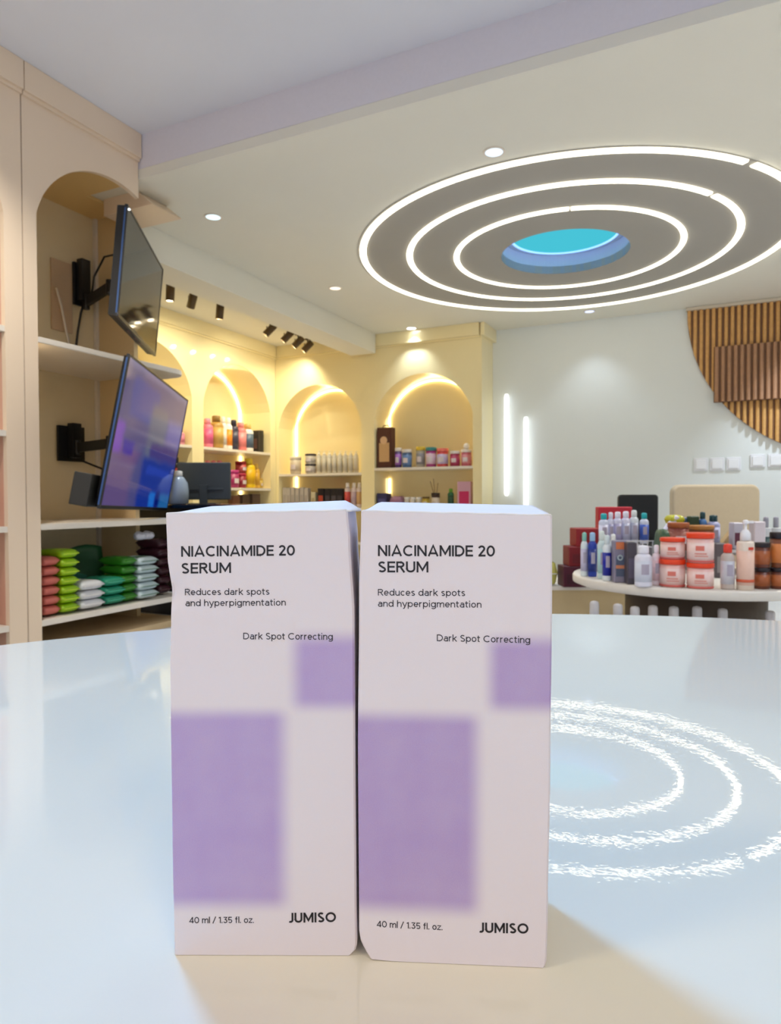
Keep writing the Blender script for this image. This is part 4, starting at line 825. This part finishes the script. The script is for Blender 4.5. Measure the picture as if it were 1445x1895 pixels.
('pouch', -3.47, 3.479, 0.338, 0.114, 0.22, 0.062, 90, ('3a1420', '5a3038'), 'dark plum pouch, third from the bottom of its stack', 'plum pouches', None),
('pouch', -3.47, 3.479, 0.4, 0.114, 0.22, 0.062, 90, ('3a1420', '5a3038'), 'dark plum pouch, fourth from the bottom of its stack', 'plum pouches', None),
('pouch', -3.47, 3.479, 0.462, 0.114, 0.22, 0.062, 90, ('3a1420', '5a3038'), 'dark plum pouch, fifth from the bottom of its stack', 'plum pouches', None),
('pouch', -3.47, 3.479, 0.524, 0.114, 0.22, 0.062, 90, ('3a1420', '5a3038'), 'dark plum pouch, topmost of its stack', 'plum pouches', None),
]
for it in ITEMS: build_item(it)
# pieces of the near shelf that are not in regular stacks
t = thing('pouch', 'large dark green pouch leaning against the back, behind the small stacks', 'pouch', (-3.62, 2.98, ZC-.644), math.radians(80))
M_DG = pl('1c5430')
prof = []
vs, fs = [], []
for i in range(9):
    for j in range(9):
        a, b_ = i/8*2-1, j/8
        vs.append((a*.21, .06*b_+.04*(1-a*a)*math.sin(PI*b_), b_*(.33+.02*math.sin(3*a))))
N = len(vs); vs += [(x, y+.02, z) for x, y, z in vs]
for i in range(8):
    for j in range(8):
        q = (i*9+j, i*9+j+1, (i+1)*9+j+1, (i+1)*9+j); fs += [q, tuple(N+k for k in q[::-1])]
for i in range(8):
    fs += [(i*9, (i+1)*9, N+(i+1)*9, N+i*9), (i*9+8, N+i*9+8, N+(i+1)*9+8, (i+1)*9+8), (i, N+i, N+i+1, i+1), (72+i, 72+i+1, N+73+i, N+72+i)]
mk('pouch_body', vs, fs, M_DG, t, smooth=True)
mk('swirl_print', [(-.12, -.008, .03), (.05, -.008, .03), (.07, -.002, .16), (-.02, .0, .19), (-.13, -.002, .14)], [(0, 1, 2, 3, 4)], pl('2e7868'), t)
for (y, dz, lb) in ((3.33, .372, 'crumpled white wrapper on the plum pouches, lower one'), (3.40, .373, 'crumpled white wrapper on the plum pouches, at the picture middle side')):
    t = thing('wrapper', lb, 'wrapper', (-3.44, y, ZC-.645+dz))
    bm = bmesh.new(); bmesh.ops.create_icosphere(bm, subdivisions=3, radius=.04)
    rnd = random.Random(int(y*100))
    for v in bm.verts:
        k = 1+.18*math.sin(v.co.x*90+y)*math.cos(v.co.y*70)+rnd.uniform(-.05, .05); v.co *= k; v.co.z = max(v.co.z*.75, -.026)+.026
    me = bpy.data.meshes.new('wrapper_body'); bm.to_mesh(me); bm.free(); me.materials.append(pl('d8d8e4')); link('wrapper_body', me, t)
# white pouch and yellow-green pouch peeping out right of the serum boxes
CN = Vector((-.432, .9015, 0))
for i, (px, dep, z, w_, h_, c, lb) in enumerate(((.230, 3.33, -.43, .085, .12, 'c8c468', 'pale yellow green pouch peeping out behind the right serum box'),)):
    build_item(('pouch', *(Vector((.9018, .4321, 0))*px*dep+CN*dep)[:2], ZC+z, w_, .10, h_, 25, (c, 'e8e8ec'), lb, None, None))
# second, cut-off bay: added salmon pouches stand in for orange-pink light
for k, z in enumerate((-.64, -.13)):
    for q in range(3):
        build_item(('pouch', -3.45, 2.17, ZC+z+.07*q, .17, .24, .07, 90, ('e08868' if k == 0 else 'd89a90', 'f0c0b0'), 'added salmon pouch in the cut-off left bay, %s shelf, %s' % (('lowest', 'middle')[k], ('bottom one', 'second one', 'top one')[q]), 'pouches in the cut-off bay', None))

# ------------------------------------------------------------------ round white table under the serum boxes
def table_mat():
    mt = bpy.data.materials.new('glossy_white_table'); mt.use_nodes = True; nt = mt.node_tree; b = nt.nodes['Principled BSDF']
    b.inputs['Roughness'].default_value = .012; b.inputs['Specular IOR Level'].default_value = .55
    tc = nt.nodes.new('ShaderNodeTexCoord')
    n1 = nt.nodes.new('ShaderNodeTexNoise'); n1.inputs['Scale'].default_value = 320; n1.inputs['Detail'].default_value = 2
    n2 = nt.nodes.new('ShaderNodeTexNoise'); n2.inputs['Scale'].default_value = 45; n2.inputs['Detail'].default_value = 2
    n3 = nt.nodes.new('ShaderNodeTexNoise'); n3.inputs['Scale'].default_value = 3
    vo = nt.nodes.new('ShaderNodeTexVoronoi'); vo.inputs['Scale'].default_value = 22; vo.inputs['Randomness'].default_value = 1
    for n in (n1, n2, n3, vo): nt.links.new(tc.outputs['Object'], n.inputs['Vector'])
    b1 = nt.nodes.new('ShaderNodeBump'); b1.inputs['Distance'].default_value = .0002; b1.inputs['Strength'].default_value = .08
    b2 = nt.nodes.new('ShaderNodeBump'); b2.inputs['Distance'].default_value = .002; b2.inputs['Strength'].default_value = .012
    nt.links.new(n1.outputs['Fac'], b1.inputs['Height']); nt.links.new(n2.outputs['Fac'], b2.inputs['Height'])
    nt.links.new(b1.outputs['Normal'], b2.inputs['Normal']); nt.links.new(b2.outputs['Normal'], b.inputs['Normal'])
    # tiny dark crumbs
    mr = nt.nodes.new('ShaderNodeMapRange'); mr.inputs['From Min'].default_value = .010; mr.inputs['From Max'].default_value = .02
    nt.links.new(vo.outputs['Distance'], mr.inputs['Value'])
    sc = nt.nodes.new('ShaderNodeMath'); sc.operation = 'GREATER_THAN'; sc.inputs[1].default_value = .72
    sx = nt.nodes.new('ShaderNodeSeparateXYZ'); nt.links.new(vo.outputs['Color'], sx.inputs[0]); nt.links.new(sx.outputs[0], sc.inputs[0])
    mm = nt.nodes.new('ShaderNodeMath'); mm.operation = 'SUBTRACT'; mm.inputs[0].default_value = 1; nt.links.new(mr.outputs[0], mm.inputs[1])
    m2 = nt.nodes.new('ShaderNodeMath'); m2.operation = 'MULTIPLY'; nt.links.new(mm.outputs[0], m2.inputs[0]); nt.links.new(sc.outputs[0], m2.inputs[1])
    mx = nt.nodes.new('ShaderNodeMix'); mx.data_type = 'RGBA'; nt.links.new(m2.outputs[0], mx.inputs['Factor'])
    mx.inputs[6].default_value = lin('e8e2cf'); mx.inputs[7].default_value = lin('7a8088'); nt.links.new(mx.outputs[2], b.inputs['Base Color'])
    return mt
tt = thing('round_table', 'glossy white round table carrying the two serum boxes', 'table', (.12, .002, 0))
TM = table_mat()
lathe('table_top', [(.672, .715), (.688, .719), (.6934, .729), (.6934, .744), (.690, .7485), (.684, .75)], TM, tt, n=160)
lathe('pedestal', [(.28, 0), (.28, .02), (.06, .05), (.05, .66), (.14, .70), (.16, .7145)], M_DT, tt, n=48)

# ------------------------------------------------------------------ lettering drawn as strokes
def arc(cx, cy, rx, ry, a0, a1, n=14):
    return [(cx+rx*math.cos(math.radians(a0+(a1-a0)*k/n)), cy+ry*math.sin(math.radians(a0+(a1-a0)*k/n))) for k in range(n+1)]
def glyph(c, t):
    """width and centre-line strokes; cap height 1, x height .74, t = half stroke"""
    X = .75; u = 1-t; l = t
    if c == 'N': return .74, [[(t, 0), (t, 1)], [(.74-t, 0), (.74-t, 1)], [(t, 1-t*.5), (.74-t, t*.5)]]
    if c == 'I': return 2*t, [[(t, 0), (t, 1)]]
    if c == 'A': return .84, [[(t*.9, 0), (.42, 1-t*.4), (.84-t*.9, 0)], [(.17, .27), (.67, .27)]]
    if c == 'C': return .80, [arc(.45, .5, .45-t, .5-t, 48, 312, 24)]
    if c == 'M': return .88, [[(t, 0), (t, 1)], [(.88-t, 0), (.88-t, 1)], [(t, 1-t*.5), (.44, .22), (.88-t, 1-t*.5)]]
    if c == 'D': return .74, [[(t, 0), (t, 1)], [(t, l), (.30, l)]+arc(.30, .5, .44-t, .5-t, -90, 90, 18)+[(t, u)]]
    if c == 'E': return .58, [[(t, 0), (t, 1)], [(t, l), (.58, l)], [(t, u), (.58, u)], [(t, .51), (.54, .51)]]
    if c == '2': return .58, [arc(.29, .71, .28-t, .29-t, 170, -38, 16)+[(t*1.3, l)], [(t*.6, l), (.58, l)]]
    if c == '0': return .66, [arc(.33, .5, .33-t, .5-t, 0, 360, 28)]
    if c == 'S': return .62, [arc(.31, .74, .28-t, .26-t, 30, 225, 14)+arc(.31, .265, .30-t, .265-t, 62, -150, 16)]
    if c == 'R': return .64, [[(t, 0), (t, 1)], [(t, u), (.34, u)]+arc(.34, .72, .28-t, .28-t, 90, -90, 14)+[(t, .44+t)], [(.34, .46), (.60, 0)]]
    if c == 'U': return .70, [[(t, 1), (t, .35)]+arc(.35, .35, .35-t, .35-t, 180, 360, 18)+[(.70-t, 1)]]
    if c == 'J': return .52, [[(.52-t, 1), (.52-t, .30)]+arc(.26, .28, .26-t, .28-t, 0, -130, 14)]
    if c == 'O': return .92, [arc(.46, .5, .46-t, .5-t, 0, 360, 32)]
    if c == '4': return .62, [[(.46, 0), (.46, 1)], [(.46, 1-t*.6), (t, .24), (.62, .24)]]
    if c == '1': return .30, [[(.30-t, 0), (.30-t, 1)], [(.30-t, 1-t), (.02, .80)]]
    if c == '3': return .58, [[(.06, u), (.50, u), (.26, .60)]+arc(.29, .31, .28-t, .31-t, 88, -160, 18)]
    if c == '5': return .58, [[(.52, u), (.12, u), (.08, .50)]+arc(.29, .31, .28-t, .31-t, 132, -150, 18)]
    if c == '/': return .42, [[(.02, -.05), (.40, 1.05)]]
    if c == '.': return 2.4*t, [[(1.2*t, 0), (1.2*t, 2.4*t)]]
    b = lambda cx: arc(cx, X/2, .27-t*.6, X/2-t, 0, 360, 24)
    if c == 'a': return .54, [[(.54-t, 0), (.54-t, X*.62)]+arc(.29, X-.25, .25-t, .25-t, 0, 155, 12), [(.54-t, X*.58), (.26, X*.58)]+arc(.24, X*.29+t*.5, .24-t, X*.29-t*.5, 90, 270, 12)+[(.36, l)]+[(.54-t, .2)]]
    if c == 'b': return .60, [[(t, 0), (t, 1.05)], b(.31)]
    if c == 'c': return .52, [arc(.28, X/2, .28-t, X/2-t, 45, 315, 20)]
    if c == 'd': return .60, [[(.60-t, 0), (.60-t, 1.05)], b(.29)]
    if c == 'e': return .56, [[(t, X*.5), (.56-t, X*.5)]+arc(.28, X/2, .28-t, X/2-t, 0, 318, 24)]
    if c == 'f': return .36, [[(.16, 0), (.16, .86)]+arc(.16+.16, .86, .16, .19-t, 180, 95, 8), [(0, X-t), (.34, X-t)]]
    if c == 'g': return .60, [b(.29), [(.60-t, X), (.60-t, -.02)]+arc(.30, -.02, .30-t, .26-t, 0, -150, 14)]
    if c == 'h': return .54, [[(t, 0), (t, 1.05)], [(t, .46)]+arc(.27+t*.2, X-.27, .27-t*1.2, .27-t, 175, 0, 12)+[(.54-t, 0)]]
    if c == 'n': return .54, [[(t, 0), (t, X)], [(t, .46)]+arc(.27+t*.2, X-.27, .27-t*1.2, .27-t, 175, 0, 12)+[(.54-t, 0)]]
    if c == 'm': return .86, [[(t, 0), (t, X)], [(t, .48)]+arc(.24, X-.22, .22-t*.9, .22-t, 175, 0, 12)+[(.46-t, 0)], [(.46-t, .48)]+arc(.64, X-.22, .22-t*.9, .22-t, 175, 0, 12)+[(.86-t, 0)]]
    if c == 'i': return 2.4*t, [[(1.2*t, 0), (1.2*t, X)], [(1.2*t, .90), (1.2*t, .90+2.3*t)]]
    if c == 'k': return .52, [[(t, 0), (t, 1.05)], [(.48, X), (t, .30)], [(.20, .42), (.50, 0)]]
    if c == 'l': return 2*t, [[(t, 0), (t, 1.05)]]
    if c == 'o': return .58, [arc(.29, X/2, .29-t, X/2-t, 0, 360, 26)]
    if c == 'p': return .60, [[(t, -.27), (t, X)], b(.31)]
    if c == 'r': return .36, [[(t, 0), (t, X)], [(t, .44)]+arc(.30, X-.28, .30-t*1.2, .28-t, 175, 88, 8)]
    if c == 's': return .48, [arc(.24, X*.74, .22-t, X*.26-t, 30, 235, 12)+arc(.24, X*.265, .23-t, X*.265-t, 60, -150, 14)]
    if c == 't': return .36, [[(.14, .95), (.14, .18)]+arc(.14+.15, .18, .15, .18-t, 180, 275, 8), [(0, X-t), (.34, X-t)]]
    if c == 'u': return .54, [[(.54-t, 0), (.54-t, X)], [(t, X), (t, .28)]+arc(.27, .27, .27-t, .27-t, 180, 360, 14)]
    if c == 'y': return .54, [[(.02, X), (.29, .05)], [(.52, X), (.25, -.12)]+arc(.10, -.08, .14, .16, -10, -95, 6)]
    if c == 'z': return .48, [[(.03, X-t), (.46, X-t), (.03, l), (.47, l)]]
    return .26, []
def text_mesh(name, txt, x0, z0, x1, cap, stroke, mt, parent, slope=0.0, gapk=.13, label=None, y=-.00006):
    t = stroke/2/cap
    pen = 0; vs, fs = [], []; placed = []
    for ch in txt:
        if ch == ' ': pen += .30; continue
        w_, st_ = glyph(ch, t); placed.append((pen, st_)); pen += w_+gapk
    total = pen-gapk
    sx = (x1-x0)/total/cap          # horizontal fit
    for px, strokes in placed:
        for s in strokes:
            P_ = [Vector(((px+a)*cap*sx, b_*cap)) for a, b_ in s]
            h = stroke/2; n = len(P_); closed = (P_[0]-P_[-1]).length < 1e-7
            L, R_ = [], []
            for i in range(n):
                a = P_[i-1] if i else (P_[-2] if closed else None); b_ = P_[i+1] if i < n-1 else (P_[1] if closed else None)
                d1 = (P_[i]-a).normalized() if a is not None else None; d2 = (b_-P_[i]).normalized() if b_ is not None else None
                if d1 is None: d1 = d2
                if d2 is None: d2 = d1
                n1 = Vector((-d1.y, d1.x)); n2 = Vector((-d2.y, d2.x)); mm = n1+n2
                if mm.length < .3: mm = n2
                mm.normalize(); k = min(1/max(mm.dot(n1), .35), 1.8); L.append(P_[i]+mm*h*k); R_.append(P_[i]-mm*h*k)
            base = len(vs)
            for a, b_ in zip(L, R_): vs += [a, b_]
            for i in range(n-1): fs.append((base+2*i, base+2*i+1, base+2*i+3, base+2*i+2))
    V = [(x0+v.x, y, z0+v.y+slope*v.x) for v in vs]
    o = mk(name, V, fs, mt, parent)
    if label: o['label'] = label
    return o
# ------------------------------------------------------------------ serum boxes
def box_mat(name, big, small, hue):
    mt = bpy.data.materials.new(name); mt.use_nodes = True; nt = mt.node_tree; b = nt.nodes['Principled BSDF']
    b.inputs['Roughness'].default_value = .55; b.inputs['Specular IOR Level'].default_value = .35
    tc = nt.nodes.new('ShaderNodeTexCoord'); sp = nt.nodes.new('ShaderNodeSeparateXYZ'); nt.links.new(tc.outputs['Object'], sp.inputs[0])
    nz = nt.nodes.new('ShaderNodeTexNoise'); nz.inputs['Scale'].default_value = 4500; nz.inputs['Detail'].default_value = 2; nt.links.new(tc.outputs['Object'], nz.inputs['Vector'])
    nb = nt.nodes.new('ShaderNodeTexNoise'); nb.inputs['Scale'].default_value = 90; nb.inputs['Detail'].default_value = 2; nt.links.new(tc.outputs['Object'], nb.inputs['Vector'])
    def step(s, e0, e1):
        n = nt.nodes.new('ShaderNodeMapRange'); n.interpolation_type = 'SMOOTHSTEP'
        n.inputs['From Min'].default_value = e0/1000; n.inputs['From Max'].default_value = e1/1000; nt.links.new(s, n.inputs['Value']); return n.outputs[0]
    def M(op, a, b_):
        n = nt.nodes.new('ShaderNodeMath'); n.operation = op
        for i, v in enumerate((a, b_)):
            if isinstance(v, (int, float)): n.inputs[i].default_value = v
            else: nt.links.new(v, n.inputs[i])
        return n.outputs[0]
    x, y, z = sp.outputs
    front = M('LESS_THAN', y, .0005)
    def rect(x0a, x0b, x1a, x1b, z0a, z0b, z1a, z1b):
        a = M('MULTIPLY', step(x, x0a, x0b), M('SUBTRACT', 1, step(x, x1a, x1b)))
        return M('MULTIPLY', a, M('MULTIPLY', step(z, z0a, z0b), M('SUBTRACT', 1, step(z, z1a, z1b))))
    msk = M('MULTIPLY', M('MAXIMUM', rect(*big), M('MULTIPLY', rect(*small), 1.0)), front)
    msk = M('MULTIPLY', msk, M('ADD', .80, M('MULTIPLY', nz.outputs['Fac'], .30)))
    msk = M('MULTIPLY', msk, M('ADD', .84, M('MULTIPLY', nb.outputs['Fac'], .28)))
    mx = nt.nodes.new('ShaderNodeMix'); mx.data_type = 'RGBA'; mx.clamp_factor = True; nt.links.new(msk, mx.inputs['Factor'])
    mx.inputs[6].default_value = lin('e3dadf'); mx.inputs[7].default_value = lin(hue)
    # scattered grey specks
    vo = nt.nodes.new('ShaderNodeTexVoronoi'); vo.inputs['Scale'].default_value = 110; nt.links.new(tc.outputs['Object'], vo.inputs['Vector'])
    sv = nt.nodes.new('ShaderNodeSeparateXYZ'); nt.links.new(vo.outputs['Color'], sv.inputs[0])
    spk = M('MULTIPLY', M('LESS_THAN', vo.outputs['Distance'], .028), M('GREATER_THAN', sv.outputs[0], .72))
    m3 = nt.nodes.new('ShaderNodeMix'); m3.data_type = 'RGBA'; nt.links.new(spk, m3.inputs['Factor']); nt.links.new(mx.outputs[2], m3.inputs[6]); m3.inputs[7].default_value = lin('8a7c8c')
    nt.links.new(m3.outputs[2], b.inputs['Base Color'])
    bp = nt.nodes.new('ShaderNodeBump'); bp.inputs['Distance'].default_value = .00006; bp.inputs['Strength'].default_value = .35
    nt.links.new(nz.outputs['Fac'], bp.inputs['Height']); nt.links.new(bp.outputs['Normal'], b.inputs['Normal'])
    return mt
def lerp(tab, z):
    if z <= tab[0][0]: return tab[0][1]
    for (a, va), (b_, vb) in zip(tab, tab[1:]):
        if z <= b_:
            k = (z-a)/(b_-a); k = k*k*(3-2*k) if b_-a > 6 else k; return va+(vb-va)*k
    return tab[-1][1]
M_INK = mat('black_ink', '17141c', .45); M_INK2 = mat('grey_ink', '2c2832', .45)
M_TORN = mat('bare_card', 'f2eff0', .7)
def serum_box(label, loc, yaw, left, right, top, D, dents, mt, texts, curl, bottom):
    """all local lengths in mm here; left/right give the side edges as functions of height"""
    t = thing('serum_box', label, 'box', loc, math.radians(yaw))
    nzv = 84; vs, fs = [], []; ring = None
    for j in range(nzv+1):
        v = j/nzv; z = v*105
        Lx, Rx = lerp(left, z), lerp(right, z); c = .45
        row = []
        nf = 36
        for k in range(nf+1):
            x = Lx+c+(Rx-Lx-2*c)*k/nf
            zt = z*(lerp(top, x)/105); z0 = lerp(bottom, x)*(1-v)**8
            y = 0
            for (cx_, cz_, rx, rz, dp) in dents:
                q = ((x-cx_)/rx)**2+((zt-cz_)/rz)**2
                if q < 1: y += dp*(1-q)**2
            row.append((x, y, zt+z0))
        zt0 = z*(lerp(top, Rx)/105)+lerp(bottom, Rx)*(1-v)**8; zl0 = z*(lerp(top, Lx)/105)+lerp(bottom, Lx)*(1-v)**8
        row += [(Rx, c, zt0)]+[(Rx+.25*math.sin(PI*q/6), c+(D-2*c)*q/6, zt0) for q in range(1, 6)]+[(Rx, D-c, zt0), (Rx-c, D, zt0)]
        row += [(Rx-c+(Lx-Rx+2*c)*q/6, D, zt0+(zl0-zt0)*q/6) for q in range(1, 6)]
        row += [(Lx+c, D, zl0), (Lx, D-c, zl0)]+[(Lx-.25*math.sin(PI*q/6), D-c-(D-2*c)*q/6, zl0) for q in range(1, 6)]+[(Lx, c, zl0)]
        ring = len(row); vs += row
    for j in range(nzv):
        for k in range(ring):
            k2 = (k+1) % ring; fs.append((j*ring+k, j*ring+k2, (j+1)*ring+k2, (j+1)*ring+k))
    fs.append(tuple(range(ring))[::-1])
    V = [(x/1000, y/1000, z/1000) for x, y, z in vs]
    body = mk('box_body', V, fs, mt, t, smooth=True)
    try:
        body.data.set_sharp_from_angle(angle=math.radians(35))
    except Exception: pass
    # lid: thin bowed card panel from the front edge to the back edge
    zL, zR = lerp(top, 0), lerp(top, 44); L0, R0 = lerp(left, 105), lerp(right, 105)
    nx, ny = 40, 12; vs, fs = [], []
    for lay in (0, 1):
        for i in range(nx+1):
            for j in range(ny+1):
                a, b_ = i/nx, j/ny
                x = L0+.1+(R0-L0-.2)*a; z = zL+(zR-zL)*a+.05
                z += curl(a, b_)
                y = .15+b_*(D-.3)
                if curl.__name__ == 'c1': x += max(0, a-.90)*10*1.7*(.6+.4*b_)
                vs.append((x/1000, y/1000, (z-lay*.35)/1000))
    N = (nx+1)*(ny+1)
    for s in (0, N):
        for i in range(nx):
            for j in range(ny):
                q = (s+i*(ny+1)+j, s+i*(ny+1)+j+1, s+(i+1)*(ny+1)+j+1, s+(i+1)*(ny+1)+j); fs.append(q)
    e = [i*(ny+1) for i in range(nx+1)]+[nx*(ny+1)+j for j in range(1, ny+1)]+[i*(ny+1)+ny for i in range(nx-1, -1, -1)]+[j for j in range(ny-1, 0, -1)]
    for a, b_ in zip(e, e[1:]+e[:1]): fs.append((a, b_, N+b_, N+a))
    mk('lid_flap', vs, fs, M_TORN, t, smooth=True)
    # scuffed front top edge
    tube('worn_edge', [((L0+.3+(R0-L0-.6)*k/16)/1000, .00012, (zL+(zR-zL)*k/16+.05+.08*math.sin(k*1.7))/1000) for k in range(17)], .00022, M_TORN, t, n=6)
    for (nm, tx, x0, z0, x1, cap, stroke, sl, lb) in texts:
        text_mesh(nm, tx, x0/1000, z0/1000, x1/1000, cap/1000, stroke/1000, M_INK if stroke > .3 else M_INK2, t, slope=sl, gapk=.06 if stroke > .3 else .07, label=lb)
    return t
def c1(a, b_): return b_**.8*(1.2+1.1*a)*min(1, .3+a*14)*(1 if a < .93 else max(-.3, 1-(a-.93)*17))
def c2(a, b_): return 1.9*b_**.9*(1 if a > .03 else a/.03)
s1 = box_mat('serum_box_print_left', (-5, -4, 23.6, 29.4, 9.6, 14.6, 56.0, 60.4), (26.6, 32.0, 60, 61, 57.2, 61.9, 73.4, 79.0), 'b39ccd')
s2 = box_mat('serum_box_print_right', (-5, -4, 24.9, 30.3, 9.8, 15.2, 55.8, 60.6), (28.4, 33.3, 60, 61, 57.8, 62.6, 73.6, 79.0), 'b098c8')
serum_box('left serum box, edge dented at upper left, lid flap curled at right', (-.11601, .12153, .7501), 25.087,
    [(0, 0), (28, -.23), (67, -.35), (82, .0), (87, .37), (90.5, -.2), (94, -.71), (105, -.97)], [(0, 42.2), (1.6, 43.7), (15, 43.56), (48, 43.45), (80, 43.4), (98, 42.5), (105, 41.94)], [(0, 105.4), (44, 106)], 32,
    [(.5, 87, 5, 4.5, .9), (3.8, 85.2, 2.5, 2.2, .25)], s1,
    (('printed_title', 'NIACINAMIDE 20', 2.62, 95.2, 29.54, 2.50, .43, .008, 'black capital lettering'), ('printed_title', 'SERUM', 2.6, 91.2, 14.47, 2.50, .43, .012, 'black capital lettering'),
     ('printed_text', 'Reduces dark spots', 3.43, 86.1, 23.49, 1.52, .205, .004, 'small dark lettering'), ('printed_text', 'and hyperpigmentation', 3.53, 83.5, 27.3, 1.52, .205, .005, 'small dark lettering'),
     ('printed_text', 'Dark Spot Correcting', 17.15, 75.65, 38.35, 1.55, .205, -.008, 'small dark lettering'), ('printed_text', '40 ml / 1.35 fl. oz.', 3.7, 7.7, 19.205, 1.50, .205, .008, 'small dark lettering'),
     ('brand_mark', 'JUMISO', 27.18, 7.85, 38.77, 2.40, .46, .02, 'bold black lettering at the foot')), c1, [(0, 0), (44, 0)])
serum_box('right serum box, crushed lower left corner, faint crease across its right half', (-.07532, .13891, .7501), 21.73,
    [(0, 2.6), (1.5, 1.6), (3.5, .5), (6, .05), (48, -.04), (86, .39), (105, .98)], [(0, 43.3), (1.5, 43.77), (12, 44.0), (49, 44.56), (87, 44.88), (105, 44.85)], [(0, 105.9), (44.8, 104.8)], 31.5,
    [(38, 56.4, 12, .9, .22), (41, 55.3, 9, .7, -.16), (2, 100, 3.5, 6, .12), (41, 84, 4, 1.5, .14)], s2,
    (('printed_title', 'NIACINAMIDE 20', 4.85, 95.4, 31.88, 2.55, .43, -.002, 'black capital lettering'), ('printed_title', 'SERUM', 4.83, 91.6, 16.63, 2.55, .43, .002, 'black capital lettering'),
     ('printed_text', 'Reduces dark spots', 4.81, 86.2, 25.08, 1.52, .205, 0, 'small dark lettering'), ('printed_text', 'and hyperpigmentation', 4.8, 83.6, 28.79, 1.52, .205, -.003, 'small dark lettering'),
     ('printed_text', 'Dark Spot Correcting', 18.47, 75.7, 39.88, 1.55, .205, -.012, 'small dark lettering'), ('printed_text', '40 ml / 1.35 fl. oz.', 4.25, 8.05, 19.71, 1.50, .205, -.010, 'small dark lettering'),
     ('brand_mark', 'JUMISO', 27.87, 7.65, 39.56, 2.40, .46, .02, 'bold black lettering at the foot')), c2, [(0, .9), (3, .3), (8, 0), (44, 0)])
